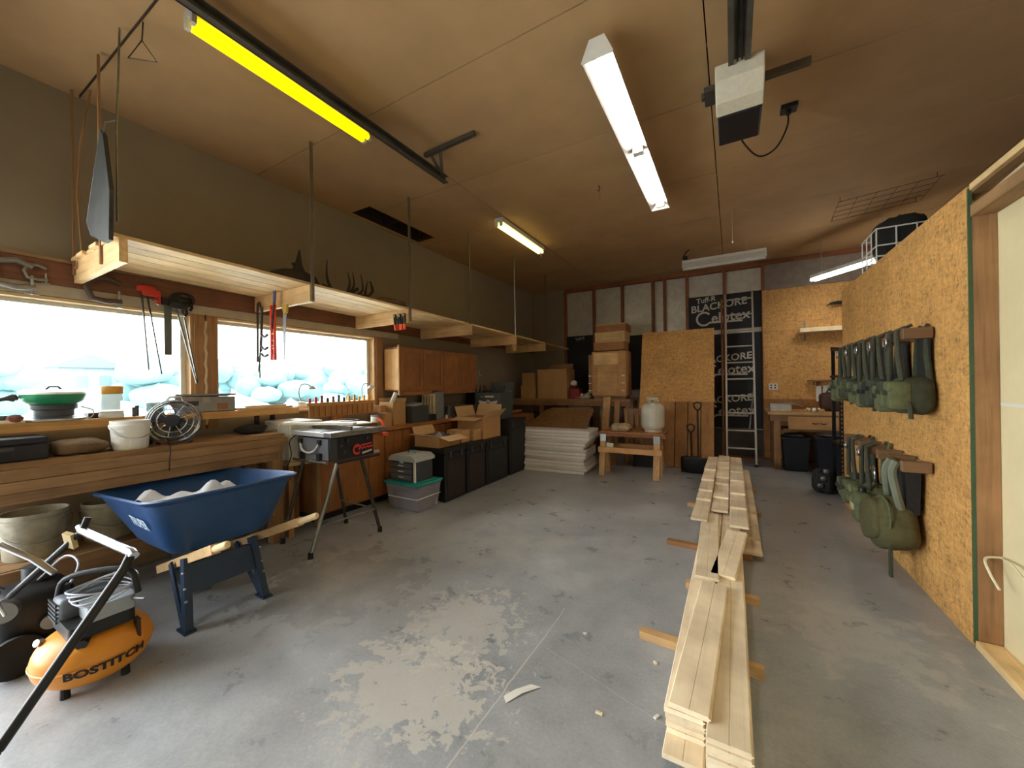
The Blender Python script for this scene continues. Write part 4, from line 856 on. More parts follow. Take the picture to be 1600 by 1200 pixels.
# valance under the cabinet
B(CXF-.02, 3.76, CZ0-.06, CXF, 5.52, CZ0-.001).build('valance', oakZ, t)
# ------------------------------------------------------------------ things on the counter
KZ = .92
def carton(x0, y0, z0, x1, y1, z1, label, flaps=(), mat=card, tape=True, name='carton', extra=None):
    t = thing(name, label, 'box', ((x0+x1)/2, (y0+y1)/2, z0), 'cartons and boxes'); th = .005
    c = MB().box(x0, y0, z0, x1, y1, z0+th)
    if flaps:
        c.box(x0, y0, z0+th, x0+th, y1, z1).box(x1-th, y0, z0+th, x1, y1, z1).box(x0+th, y0, z0+th, x1-th, y0+th, z1).box(x0+th, y1-th, z0+th, x1-th, y1, z1)
    else: c.box(x0, y0, z0+th, x1, y1, z1)
    c.build('body', mat, t, bevel=0 if flaps else .003)
    for sd, L, ang in flaps:
        ca, sa = math.cos(ang)*L, math.sin(ang)*L
        if sd == '+x': q = [(x1, y0, z1), (x1, y1, z1), (x1+ca, y1-.01, z1+sa), (x1+ca, y0+.01, z1+sa)]
        if sd == '-x': q = [(x0, y0, z1), (x0, y1, z1), (x0-ca, y1-.01, z1+sa), (x0-ca, y0+.01, z1+sa)]
        if sd == '-y': q = [(x0, y0, z1), (x1, y0, z1), (x1-.01, y0-ca, z1+sa), (x0+.01, y0-ca, z1+sa)]
        if sd == '+y': q = [(x0, y1, z1), (x1, y1, z1), (x1-.01, y1+ca, z1+sa), (x0+.01, y1+ca, z1+sa)]
        nv = [tuple(Vector(v)+Vector((0, 0, .004))) for v in q]
        MB().add(q+nv, [(0, 1, 2, 3), (7, 6, 5, 4), (0, 4, 5, 1), (1, 5, 6, 2), (2, 6, 7, 3), (3, 7, 4, 0)]).build('flap', cardin, t)
    if tape and not flaps: B((x0+x1)/2-.02, y0-.0015, z0+.02, (x0+x1)/2+.02, y1+.0015, z1+.0015).build('tape', M('tape', (170, 132, 88), .4), t)
    return t
carton(-4.15, 3.46, KZ, -3.96, 3.56, KZ+.26, 'bright tan carton on the counter at the window edge'); carton(-3.94, 3.40, KZ, -3.80, 3.50, KZ+.17, 'small square tan carton at the front of the counter')
carton(-4.12, 3.58, KZ, -3.86, 3.80, KZ+.30, 'brown carton with tools on top beside the dark box', [('-x', .05, 1.2), ('+y', .05, 1.0)])
t = thing('paper_roll', 'white paper roll sticking out of the brown carton', 'paper', (-4.0, 3.66, KZ+.1)); MB().cyl((-4.05, 3.62, KZ+.1), (-3.97, 3.74, KZ+.42), .03, n=14).build('roll', white, t, smooth=True); MB().cyl((-4.053, 3.616, KZ+.09), (-4.05, 3.62, KZ+.1), .01, n=10).build('core', card, t)
carton(-3.98, 3.84, KZ, -3.77, 4.16, KZ+.23, 'dark grey box on the counter with silver papers on top', mat=dgrey, tape=False, name='storage_box')
solo('paper_stack', MB().obox((-3.88, 3.98, KZ+.25), (.14, .2, .03), (.08, .05, .2)), M('silver_paper', (178, 184, 194), .4, .3), 'silver grey papers lying on the dark grey box', 'papers')
carton(-3.97, 4.18, KZ, -3.80, 4.36, KZ+.09, 'flat black box in front of the cream cooler', mat=M('flat_black', (30, 28, 34), .6), tape=False, name='storage_box')
t = thing('heater', 'cream box heater with vertical slots on the counter', 'heater', (-3.95, 4.37, KZ))
B(-4.1, 4.37, KZ, -3.82, 4.56, KZ+.41).build('body', grey, t, bevel=.006); B(-4.09, 4.362, KZ+.02, -3.83, 4.369, KZ+.39).build('face', M('cream_face', (240, 222, 176), .5), t)
for k in range(4): B(-4.05+.055*k, 4.357, KZ+.08, -4.043+.055*k, 4.361, KZ+.36).build('slot', dgrey, t)
B(-4.03, 4.41, KZ+.41, -3.9, 4.5, KZ+.43).build('top_handle', dgrey, t)
clut = [('power drill', 4.68, .2, dgrey), ('paint can', 4.82, .15, galv), ('tool bag', 4.97, .2, M('pale_bag', (110, 100, 84), .8)), ('glue bottle', 5.08, .16, dgrey)]
t = thing('power_drill', 'dark cordless drill standing on the counter by the heater', 'drill', (-3.95, 4.68, KZ))
B(-4.0, 4.64, KZ, -3.9, 4.74, KZ+.05).build('battery', black, t, bevel=.005); B(-3.97, 4.67, KZ+.051, -3.93, 4.71, KZ+.14).build('grip', dgrey, t, bevel=.008); MB().cyl((-3.95, 4.6, KZ+.175), (-3.95, 4.76, KZ+.175), .036, n=14).build('motor_case', dgrey, t, smooth=True); MB().cyl((-3.95, 4.54, KZ+.175), (-3.95, 4.599, KZ+.175), .014, .025, 12).build('chuck', steel, t, smooth=True)
t = thing('paint_can', 'grey metal paint can on the counter among tools', 'can', (-4.0, 4.88, KZ)); MB().lathe([(0, 0), (.08, 0), (.08, .17), (.083, .175), (.07, .175), (.07, .17), (0, .17)], (-4.0, 4.88, KZ), 22).build('can', galv, t, smooth=True); MB().tube(arc((-4.0, 4.88, KZ+.12), .085, 0, pi, 10, 'YZ', .07), .002, 5).build('bail', steel, t)
solo('tool_pouch', MB().sup((-3.93, 5.06, KZ+.088), (.18, .16, .18), .6, 18, 10, wob=.08, seed=21), M('pale_bag', (126, 116, 100), .85, var=.3), 'pale lumpy tool pouch on the counter', 'pouch', smooth=True)
for k, (x, y, h_, m_, lb) in enumerate(((-3.85, 4.64, .06, white, 'short white bottle at the counter front'), (-3.83, 4.8, .05, M('blue_cap', (110, 120, 160), .5), 'tiny blue capped bottle at the counter front'), (-3.84, 4.95, .07, dgrey, 'grey spray bottle at the counter front'))):
    solo('small_bottle', MB().lathe([(0, 0), (.025, 0), (.026, h_*.7), (.012, h_*.85), (.012, h_), (0, h_)], (x, y, KZ), 14), m_, lb, 'bottle', smooth=True)
carton(-4.05, 5.2, KZ, -3.8, 5.42, KZ+.17, 'small tan carton on the counter left of the winged box')
t = thing('tool_organiser', 'black tool organiser full of tools above the counter', 'organiser', (-4.1, 5.65, 1.13))
B(-4.17, 5.58, KZ, -3.98, 6.0, KZ+.38).build('case', blackm, t, bevel=.006)
for k in range(9):
    y = 5.6+.045*k; MB().cyl((-4.02, y, KZ+.381), (-4.0+.03*math.sin(k*2.3), y+.01, KZ+.48+.03*math.sin(k*1.9)), .009, .006, 8).build('tool', steel if k % 3 == 0 else black, t)
t = thing('outlet', 'beige double outlet plate on the left wall past the cabinet', 'outlet', (XL, 6.1, 1.66)); B(XL, 6.07, 1.6, XL+.008, 6.15, 1.72).build('plate', M('beige_plate', (190, 170, 130), .5), t, bevel=.003)
for z in (1.63, 1.68): B(XL+.008, 6.09, z, XL+.011, 6.13, z+.03).build('socket', dgrey, t)

# ------------------------------------------------------------------ on the floor in front of the cabinets
tubm = clearplastic('clear_tub', (186, 182, 196), .42); teal = M('teal_plastic', (48, 158, 152), .4, var=.06)
t = thing('storage_tub', 'clear plastic tub with teal lid on the floor', 'storage tub', (-3.3, 3.35, 0))
def taper(x0, y0, x1, y1, z0, z1, k=.03):
    return MB().add([(x0+k, y0+k, z0), (x1-k, y0+k, z0), (x1-k, y1-k, z0), (x0+k, y1-k, z0), (x0, y0, z1), (x1, y0, z1), (x1, y1, z1), (x0, y1, z1)], [(0, 3, 2, 1), (0, 1, 5, 4), (1, 2, 6, 5), (2, 3, 7, 6), (3, 0, 4, 7)])
tb = taper(-3.55, 3.17, -3.05, 3.56, 0.003, .29).build('tub', tubm, t)
sol = tb.modifiers.new('wall', 'SOLIDIFY'); sol.thickness = .004
MB().box(-3.56, 3.16, .29, -3.04, 3.57, .305).box(-3.57, 3.15, .305, -3.03, 3.58, .325).box(-3.51, 3.21, .325, -3.09, 3.52, .335).build('lid', teal, t, bevel=.008)
MB().tube([(-3.5, 3.155, .16), (-3.06, 3.155, .16), (-3.046, 3.165, .16), (-3.046, 3.54, .16)], .005, 6).build('rib', white, t)
B(-3.5, 3.22, .01, -3.1, 3.5, .2).build('contents', M('packed_paper', (124, 112, 112), .8, var=.2), t, bevel=.01)
t = thing('tackle_case', 'grey tool case with drawers on the teal lidded tub', 'case', (-3.3, 3.36, .336))
B(-3.50, 3.20, .337, -3.12, 3.50, .56).build('body', dgrey, t, bevel=.01)
lidp = MB().prism([(-3.52, .562), (-3.10, .562), (-3.10, .60), (-3.16, .635), (-3.46, .635), (-3.52, .60)], 'Y', 3.18, 3.52).build('lid', M('pale_grey_lid', (172, 176, 172), .5, var=.12), t, bevel=.006)
for k in range(3): dd = B(-3.49, 3.185, .36+.065*k, -3.16, 3.199, .415+.065*k).build('drawer', M('smoke_drawer', (92, 96, 102), .35), t, bevel=.003); B(-3.36, 3.178, .38+.065*k, -3.28, 3.185, .39+.065*k).build('pull', white, dd)
B(-3.13, 3.19, .337, -3.1, 3.2, .56).build('corner_post', white, t); MB().tube(arc((-3.31, 3.35, .635), .06, 0, pi, 10, 'XZ', .03), .008, 8).build('handle', M('teal_plastic'), t, smooth=True); B(-3.33, 3.172, .545, -3.27, 3.18, .6).build('latch', M('pale_green_latch', (150, 184, 172), .5), t)
def locker(y0, y1, z1, label, x0=-3.62, x1=-3.05, mat=black):
    t = thing('footlocker', label, 'locker', ((x0+x1)/2, (y0+y1)/2, 0), 'black lockers on the floor')
    B(x0, y0, 0, x1, y1, z1-.08).build('body', mat, t, bevel=.012); B(x0-.005, y0-.005, z1-.078, x1+.008, y1+.005, z1).build('lid', mat, t, bevel=.012)
    for y in (y0+.1, y1-.1): B(x1, y-.02, z1-.13, x1+.016, y+.02, z1-.05).build('latch', dgrey, t)
    B(x1, y0+.04, .06, x1+.006, y1-.04, z1-.16).build('panel', M('brown_black', (44, 34, 30), .6, var=.2) if y0 < 4.3 else mat, t, bevel=.003)
    return t
locker(3.64, 4.06, .66, 'black footlocker under the open tan carton'); locker(4.09, 4.52, .66, 'black footlocker under the two small cartons'); locker(4.55, 5.14, .64, 'wide black locker under the large open carton')
locker(5.2, 5.75, .88, 'tall black locker carrying the winged box', -3.74, -3.05)
LZ2 = .661
carton(-3.52, 3.62, LZ2, -3.12, 4.02, LZ2+.13, 'open tan carton with grey parts on a black footlocker', [('+x', .16, -.25), ('-y', .14, .3), ('-x', .12, 1.1)])
t = thing('grey_parts', 'dark and silver machine parts inside the open tan carton', 'parts', (-3.35, 3.85, LZ2+.01))
for k in range(5): MB().obox((-3.42+.06*k, 3.8+.05*(k % 3), LZ2+.08+.02*(k % 2)), (.09, .12, .1), (.3*k, .2, .5*k)).build('part', steel if k % 2 else dgrey, t, bevel=.008)
carton(-3.4, 4.1, LZ2, -3.14, 4.28, LZ2+.16, 'small carton with white label, left of the pair'); carton(-3.3, 4.31, LZ2, -3.1, 4.49, LZ2+.15, 'small carton with white label, right of the pair')
for x, y in ((-3.31, 4.098), (-3.21, 4.308)): pass
carton(-3.6, 4.6, .641, -3.14, 5.08, .641+.31, 'large open carton with flaps spread on the black locker', [('-y', .2, -.15), ('+x', .16, .75), ('+y', .18, 1.2), ('-x', .16, 1.2)])
t = thing('winged_box', 'dark grey box with white winged emblem on the tall locker', 'box', (-3.5, 5.4, .881))
B(-3.72, 5.24, .881, -3.22, 5.6, 1.30).build('body', M('slate_box', (70, 76, 76), .6, var=.1), t, bevel=.003)
yy = 5.237
for s in (-1, 1): MB().prism([(-3.47+s*.01, 1.15), (-3.47+s*.19, 1.175), (-3.47+s*.16, 1.12), (-3.47+s*.1, 1.075), (-3.47+s*.03, 1.07)], 'Y', yy, yy+.002).build('wing', ink, t)
MB().cyl((-3.47, yy-.001, 1.14), (-3.47, yy+.002, 1.14), .045, n=20).build('emblem_disc', M('grey_ink', (150, 146, 140), .6), t); MB().tube(arc((-3.47, yy, 1.14), .04, 0, 2*pi, 20, 'XZ'), .006, 5).build('emblem_ring', ink, t)
B(-3.53, yy, 1.225, -3.36, yy+.002, 1.25).build('title_bar', ink, t); B(-3.62, yy, 1.228, -3.56, yy+.002, 1.242).build('small_print', M('grey_ink'), t)
# dark drawers past the counter, plastic bins on them
t = thing('drawer_chest', 'dark brown wooden drawer chest left of the white foam stack', 'chest', (-3.58, 6.3, 0))
CHX = -3.42
B(KX+.035, 5.78, .0, KX+.3, 6.86, .86).build('front_case', cabZ, t)
for k in range(3): dd = B(KX+.301, 5.8, .12+.24*k, KX+.318, 6.84, .34+.24*k).build('drawer', cabZ, t, bevel=.003); MB().sup((KX+.33, 6.3, .24+.24*k), (.03, .03, .03), 1, 12, 8).build('knob', ink, dd, smooth=True)
t = thing('clear_bin', 'clear plastic bin of odds and ends on the counter corner', 'bin', (-3.75, 6.5, KZ)); 
bb = taper(-4.0, 6.15, -3.74, 6.6, KZ+.001, KZ+.55).build('bin', clearplastic('clear_bin', (120, 126, 134), .45), t); bb.modifiers.new('wall', 'SOLIDIFY').thickness = .004
for k in range(6): MB().sup((-3.87+.05*math.sin(k*2), 6.3+.05*k, KZ+.09+.07*k), (.13, .16, .09), .7, 14, 8, wob=.1, seed=k).build('content', (M('navy_cloth', (34, 40, 62), .8), white, gearblk)[k % 3], t, smooth=True)
# ------------------------------------------------------------------ white foam board stack
foamm = M('foam_sheet', (226, 220, 216), .75, var=.04, scale=12)
nb = 14
for k in range(nb):
    z0 = .002+k*.0485; dx = .022*math.sin(k*1.3)+(.09*max(0, k-8)/6)+.012*(k % 2)
    o = ('bottom sheet', 'second sheet from the floor', 'third sheet from the floor', 'fourth sheet from the floor', 'fifth sheet from the floor', 'sixth sheet from the floor', 'seventh sheet from the floor', 'eighth sheet from the floor', 'ninth sheet from the floor', 'tenth sheet from the floor', 'eleventh sheet from the floor', 'third sheet from the top', 'second sheet from the top', 'top sheet')[k]
    B_ = B(-3.26+dx, 5.7+.02*math.sin(k*2.1)+.004*k, z0, -2.04+dx, 6.36, z0+.0445)
    s_ = Matrix.Rotation(.06, 3, 'Z'); c_ = Vector((-2.65, 6.0, 0))
    B_.v = [tuple(s_ @ (Vector(v)-c_)+c_) for v in B_.v]
    solo('foam_sheet', B_, foamm, 'white foam insulation board, '+o+' of the stack', 'foam board', 'white foam boards in the floor stack', bevel=.004)
FT = .002+nb*.0485
solo('strand_board_offcut', MB().add([(-3.2, 6.05, FT+.002), (-2.1, 6.08, FT+.002), (-2.05, 6.34, FT+.30), (-2.12, 6.36, FT+.33), (-2.8, 6.36, FT+.31), (-2.95, 6.34, FT+.27), (-3.2, 6.06, FT+.016), (-2.1, 6.09, FT+.016), (-2.05, 6.355, FT+.312), (-2.12, 6.375, FT+.342), (-2.8, 6.375, FT+.322), (-2.95, 6.355, FT+.282)],
     [(0, 1, 2, 3, 4, 5), (11, 10, 9, 8, 7, 6)]+[(i, (i+1) % 6, 6+(i+1) % 6, 6+i) for i in range(6)]), osb('osb_weathered', (120, 86, 48), 1.4), 'dark strand board offcut leaning on the white foam stack', 'board')
# ------------------------------------------------------------------ storage bench at the back wall
t = thing('storage_bench', 'rough wooden storage bench along the back wall under the cartons', 'bench', (-2.9, 7.5, 0))
TZ7 = 1.13
for k in range(4): B(-4.15, 7.12+.19*k, TZ7-.04, -1.62, 7.305+.19*k, TZ7).build('top_plank', oldX, t)
B(-4.15, 7.1, TZ7-.13, -1.62, 7.14, TZ7-.041).build('front_rail', oldX, t)
for x in (-3.46, -2.5, -1.72): B(x, 7.14, 0, x+.09, 7.18, TZ7-.042).build('post', oldZ, t); B(x, 7.8, 0, x+.09, 7.84, TZ7-.042).build('post', oldZ, t)
B(-4.1, 7.15, .45, -1.7, 7.78, .48).build('lower_shelf', OSBd, t)
bluebin = M('navy_bin', (40, 44, 70), .5, var=.15)
for k, x in enumerate((-4.05, -3.34, -2.86)):
    t = thing('navy_bin', ('dark navy bin on the lower shelf at the corner', 'dark navy bin on the lower shelf, middle one', 'dark navy bin on the lower shelf beside the post')[k], 'bin', (x+.2, 7.4, .48), 'navy bins under the storage bench')
    w_ = .5 if k == 0 else .34
    B(x, 7.22, .481, x+w_, 7.7, .78).build('body', bluebin, t, bevel=.01); B(x-.01, 7.2, .781, x+w_+.01, 7.72, .81).build('lid', dgrey, t, bevel=.006)
crn = carton(-3.92, 7.2, TZ7, -3.58, 7.5, TZ7+.28, 'lower of two cartons stacked at the left of the storage bench'); carton(-3.9, 7.22, TZ7+.281, -3.6, 7.5, TZ7+.54, 'upper of two cartons stacked at the left of the storage bench')
carton(-3.5, 7.15, TZ7, -2.86, 7.6, TZ7+.60, 'large brown carton standing on the storage bench')
t = thing('wooden_case', 'thin brown board behind the large carton', 'board', (-3.2, 7.65, TZ7)); B(-3.45, 7.62, TZ7, -2.9, 7.64, TZ7+.72).build('board', oldX, t); B(-3.45, 7.6, TZ7+.6, -2.9, 7.619, TZ7+.64).build('batten', oldX, t)
t = thing('red_jug', 'red plastic fuel jug on the storage bench', 'jug', (-2.7, 7.3, TZ7)); B(-2.82, 7.2, TZ7, -2.62, 7.42, TZ7+.2).build('body', M('dull_red', (140, 34, 36), .5), t, bevel=.02); MB().tube([(-2.72, 7.24, TZ7+.2), (-2.72, 7.26, TZ7+.25), (-2.72, 7.36, TZ7+.25), (-2.72, 7.38, TZ7+.2)], .014, 8).build('handle', M('dull_red'), t, smooth=True); MB().cyl((-2.65, 7.26, TZ7+.2), (-2.65, 7.26, TZ7+.24), .02, n=12).build('cap', black, t)
for k, (x, lb) in enumerate(((-2.76, 'left crumpled white rag on the red jug'), (-2.62, 'middle crumpled white rag above the bench'), (-2.5, 'right crumpled white rag above the bench'))):
    solo('white_rag', MB().sup((x, 7.3+.02*k, TZ7+.31 if k == 0 else TZ7+.05), (.13, .12, .1), .8, 16, 9, wob=.16, seed=40+k), white, lb, 'rag', smooth=True)
t = thing('rope_coil', 'tan rope coil lying on the storage bench', 'rope', (-2.5, 7.2, TZ7)); MB().tube(curve([(-2.7, 7.17, TZ7+.015), (-2.6, 7.16, TZ7+.03), (-2.5, 7.19, TZ7+.08), (-2.42, 7.2, TZ7+.12)]), .014, 8).build('rope', card, t, smooth=True); MB().sup((-2.41, 7.21, TZ7+.13), (.06, .05, .05), 1, 12, 8).build('knot', card, t, smooth=True)
# stack of wooden bee boxes
hx0, hx1 = -2.28, -1.72
hv = [(1.80, 1.945, 'cedar_low', (170, 118, 70), 'third wooden hive box, reddish, directly on the tall case'), (1.965, 2.13, 'cedar_pale', (226, 190, 132), 'second wooden hive box, palest of the stack'), (2.15, 2.28, 'cedar_top', (166, 112, 66), 'topmost wooden hive box, reddish brown')]
for k, (z0, z1, mn, c, lb) in enumerate(hv):
    z0 += .25; z1 += .25
    t = thing('hive_box', lb, 'hive box', (-2.0, 7.35, z0), 'stacked hive boxes'); m_ = wood(mn, c, 'X', var=.18)
    d = .02*(k-1)
    MB().box(hx0+d, 7.18, z0, hx1+d, 7.2, z1).box(hx0+d, 7.58, z0, hx1+d, 7.6, z1).box(hx0+d, 7.2, z0, hx0+.02+d, 7.58, z1).box(hx1-.02+d, 7.2, z0, hx1+d, 7.58, z1).build('sides', m_, t)
    B(hx0+d-.008, 7.17, z1, hx1+d+.008, 7.61, z1+.014).build('rim_cover', wood('cedar_pale') if False else MATS.get('cedar_pale') or cedarX, t); B(hx0+.12+d, 7.174, z0+.05, hx1-.12+d, 7.18, z0+.075).build('hand_slot', m_, t)
t = thing('wooden_case', 'tall pale wooden case with white latches under the hive boxes', 'case', (-2.0, 7.3, TZ7))
B(hx0-.06, 7.16, TZ7+.06, hx1+.02, 7.6, 2.03).build('case', cedarX, t, bevel=.003); B(hx0-.02, 7.145, 1.78, hx1-.12, 7.159, 2.0).build('upper_board', MATS['cedar_pale'], t); B(hx0+.05, 7.15, TZ7+.08, hx1-.14, 7.159, 1.76).build('front_board', wood('cedar_front', (200, 158, 100), 'X', var=.15), t)
B(hx0-.14, 7.2, TZ7+.1, hx0-.061, 7.24, 1.98).build('side_board', oldZ, t)
for z in (1.28, 1.42, 1.56):
    for x in (hx0-.1, hx1-.03): B(x-.025, 7.13, z, x+.03, 7.158, z+.02).build('latch', white, t)
B(hx0-.04, 7.2, TZ7+.0, hx1, 7.55, TZ7+.059).build('base_frame', oldX, t)
t = thing('loose_plank', 'upright pine plank leaning on the front of the storage bench', 'plank', (-2.02, 7.0, 0)); MB().bar((-2.03, 6.72, .005), (-2.03, 7.09, 1.17), .03, .13, (1, 0, 0)).build('plank', pineZ, t); MB().bar((-2.03, 6.705, .4), (-2.03, 6.72, .45), .02, .01, (1, 0, 0)).build('knot', oldZ, t)
t = thing('loose_plank', 'shorter brown plank leaning beside the upright pine plank', 'plank', (-1.83, 7.0, 0)); MB().bar((-1.84, 6.8, .005), (-1.84, 7.09, 1.1), .03, .09, (1, 0, 0)).build('plank', oldZ, t); MB().bar((-1.84, 6.79, .4), (-1.84, 6.8, .44), .02, .01, (1, 0, 0)).build('knot', redZ, t)
B_ = MB(); t = thing('slatted_crate', 'dark slatted crate behind the sawhorse', 'crate', (-1.4, 7.0, 0))
for k in range(7): B(-1.66+.09*k, 6.85, .0, -1.6+.09*k, 6.87, .95).build('slat', oldZ, t)
B(-1.68, 6.871, .88, -1.02, 6.9, .98).build('rail', oldX, t); B(-1.68, 6.871, .1, -1.02, 6.9, .18).build('rail', oldX, t)
# ------------------------------------------------------------------ sawhorses with propane tank
def sawhorse(y, label, dx=0.):
    t = thing('sawhorse', label, 'sawhorse', (-1.38+dx, y, 0), 'sawhorses by the back wall')
    B(-1.88+dx, y-.02, .60, -.86+dx, y+.07, .645).build('beam', wood('beam_brown', (150, 96, 62), 'X'), t)
    for x in (-1.78, -.98):
        for s in (-1, 1):
            q = MB().bar((x+dx, y+.025+s*.18, .003), (x+dx, y+.025+s*.04, .60), .034, .085, (1, 0, 0)).build('leg', pineZ, t)
            if s < 0: MB().bar((x+dx, y+.025+s*.066, .52), (x+dx, y+.025+s*.052, .63), .038, .09, (1, 0, 0)).build('steel_bracket', galv, q)
    B(-1.84+dx, y-.125, .36, -.9+dx, y-.09, .44).build('stretcher', wood('stretcher_pine', (210, 160, 104), 'X', var=.16), t)
sawhorse(6.0, 'front pine sawhorse carrying the propane tank'); sawhorse(6.45, 'rear sawhorse half hidden behind the front one', -.05)
solo('platform_board', B(-1.86, 6.02, .646, -.9, 6.6, .664), OSBd, 'board bridging the two sawhorses', 'board')
t = thing('propane_tank', 'white propane cylinder standing on the sawhorses', 'propane tank', (-1.09, 6.3, .665))
tm = M('tank_white', (206, 202, 186), .45, var=.08, scale=6); pz6 = .665; r_ = .17
MB().lathe([(0, .03), (.12, .03), (.155, .055), (r_, .1), (r_, .34), (.155, .40), (.11, .435), (.05, .45), (0, .452)], (-1.09, 6.3, pz6), 32).build('cylinder', tm, t, smooth=True)
MB().lathe([(.12, 0), (.13, 0), (.13, .05), (.12, .05)], (-1.09, 6.3, pz6), 28).build('foot_ring', tm, t, smooth=True)
cl = MB()
for a0, a1, z0, z1 in ((0, 2*pi, .5, .53), (.9, 2.3, .43, .51), (-2.3, -.9, .43, .455), (2.6, 3.7, .43, .51), (-.5, .5, .43, .51), (-2.2, -1.95, .44, .51), (-1.2, -.95, .44, .51)):
    P0 = arc((-1.09, 6.3, pz6+z0), .085, a0, a1, 16, 'XY'); P1 = arc((-1.09, 6.3, pz6+z1), .085, a0, a1, 16, 'XY')
    nn = len(P0); cl.add(P0+P1, [(i, i+1, nn+i+1, nn+i) for i in range(nn-1)])
oc = cl.build('collar', tm, t, smooth=True); oc.modifiers.new('wall', 'SOLIDIFY').thickness = .006
MB().cyl((-1.09, 6.3, pz6+.44), (-1.09, 6.3, pz6+.5), .02, n=12).build('valve', M('brass', (170, 130, 60), .4, .7), t)
solo('tan_rag', MB().sup((-1.56, 6.24, .715), (.32, .22, .13), .75, 26, 12, wob=.13, seed=77), M('tan_cloth', (190, 168, 136), .95, var=.2, bump=.3), 'crumpled tan canvas rag on the sawhorse', 'rag', smooth=True)
solo('paper_scrap', MB().obox((-1.66, 5.9, .475), (.1, .02, .06), (.2, .1, .1)), white, 'white paper scrap caught on the sawhorse stretcher', 'paper')
solo('floor_box', B(-1.5, 6.75, .0, -1.1, 6.83, .35), M('near_black2', (36, 32, 34), .7), 'dark flat panel on the floor behind the sawhorses', 'panel')
# ------------------------------------------------------------------ leaning sheets
def lean(x0, x1, s0, s1, y0=6.93, y1=7.55, L=2.44, th=.012, off=0.):
    d = Vector((0, y1-y0, math.sqrt(L*L-(y1-y0)**2))).normalized(); nn = Vector((0, -d.z, d.y)); o = Vector((0, y0, .004))
    a, b_ = o+d*s0+nn*off, o+d*s1+nn*off
    vs = [Vector((x0, 0, 0))+a, Vector((x1, 0, 0))+a, Vector((x1, 0, 0))+b_, Vector((x0, 0, 0))+b_]
    return MB().add(vs+[v+nn*th for v in vs], [(0, 3, 2, 1), (4, 5, 6, 7), (0, 1, 5, 4), (1, 2, 6, 5), (2, 3, 7, 6), (3, 0, 4, 7)])
solo('strand_board_sheet', lean(-1.47, -.27, 0, 2.44), OSB, 'full strand board sheet leaning at the back behind the shovels', 'board')
t = thing('siding_panel', 'grooved plywood siding panel leaning on the strand board sheet', 'panel', (-.66, 6.95, 0))
sid = wood('siding_ply', (176, 128, 74), 'Z', var=.22)
for k in range(4): lean(-1.06+.199*k, -1.06+.199*k+.186, 0, 1.12, off=.014, th=.014).build('board', sid, t)
lean(-1.06, -.27, 0, 1.12, off=.0125, th=.0014).build('backing', M('dark_recess_wood', (40, 28, 20)), t)
# ------------------------------------------------------------------ shovels
def shovel(x, yb, top, label, bladew, lean_=.4, m_=black, x2=None):
    t = thing('shovel', label, 'shovel', (x, yb, 0), 'shovels leaning on the sheets'); x2 = x if x2 is None else x2
    a, b_ = Vector((x, yb, .16)), Vector((x2, yb+lean_*.6, top))
    MB().tube([a, b_], .014, 10).build('shaft', m_, t, smooth=True)
    d = (b_-a).normalized(); g_ = MB().tube([b_-d*.02, b_+Vector((-.05, 0, .045)), b_+Vector((-.055, 0, .1)), b_+Vector((0, 0, .125)), b_+Vector((.055, 0, .1)), b_+Vector((.05, 0, .045)), b_-d*.02], .013, 10)
    g_.build('d_grip', black, t, smooth=True)
    def bl(u, v): return (x+(u-.5)*bladew*(1-.06*(v > .9)), yb-.06*math.sin(v*1.5)+.12*((u-.5)**2)-.02, .006+.26*v)
    q = MB().grid(bl, 10, 8).build('blade', m_, t, smooth=True); q.modifiers.new('wall', 'SOLIDIFY').thickness = .006
    MB().tube([a-Vector((0, 0, .1)), a+d*.06], .022, 10).build('socket', m_, t, smooth=True)
shovel(-.48, 6.62, .98, 'black snow shovel with wide blade and high D grip', .5, .42, x2=-.5); shovel(-.58, 6.70, .62, 'second shovel with a lower D grip beside the snow shovel', .2, .24, blackm, -.60)
# ------------------------------------------------------------------ ladder
t = thing('ladder', 'tall aluminium ladder leaning against the black foam boards', 'ladder', (.12, 7.58, 0))
alu = M('aluminium', (196, 192, 184), .4, .7, .08, 20)
la, lb_ = Vector((0, 7.58, .01)), Vector((0, 8.30, 3.06))
for x in (-.10, .325): MB().bar(la+Vector((x, 0, 0)), lb_+Vector((x, 0, 0)), .028, .07, (0, 1, 0)).build('rail', alu, t); MB().obox((x, 7.58, .02), (.045, .09, .035)).build('foot', rubber, t)
nR = 10; L_ = (lb_-la).length; d = (lb_-la).normalized()
for k in range(nR): p = la+d*(.28+.305*k); MB().cyl(p+Vector((-.095, 0, 0)), p+Vector((.32, 0, 0)), .016, n=10).build('rung', alu, t)
MB().bar((.24, 7.75, .6), (.33, 8.05, 1.42), .02, .012).build('prop_bar', galv, t)
t = thing('broom', 'thin dark pole leaning left of the ladder', 'pole', (-.14, 7.9, 0)); MB().tube([(-.16, 7.85, .02), (-.17, 8.33, 3.0)], .016, 8).build('shaft', oldZ, t); MB().cyl((-.16, 7.848, .0), (-.16, 7.852, .06), .022, n=10).build('ferrule', blackm, t)
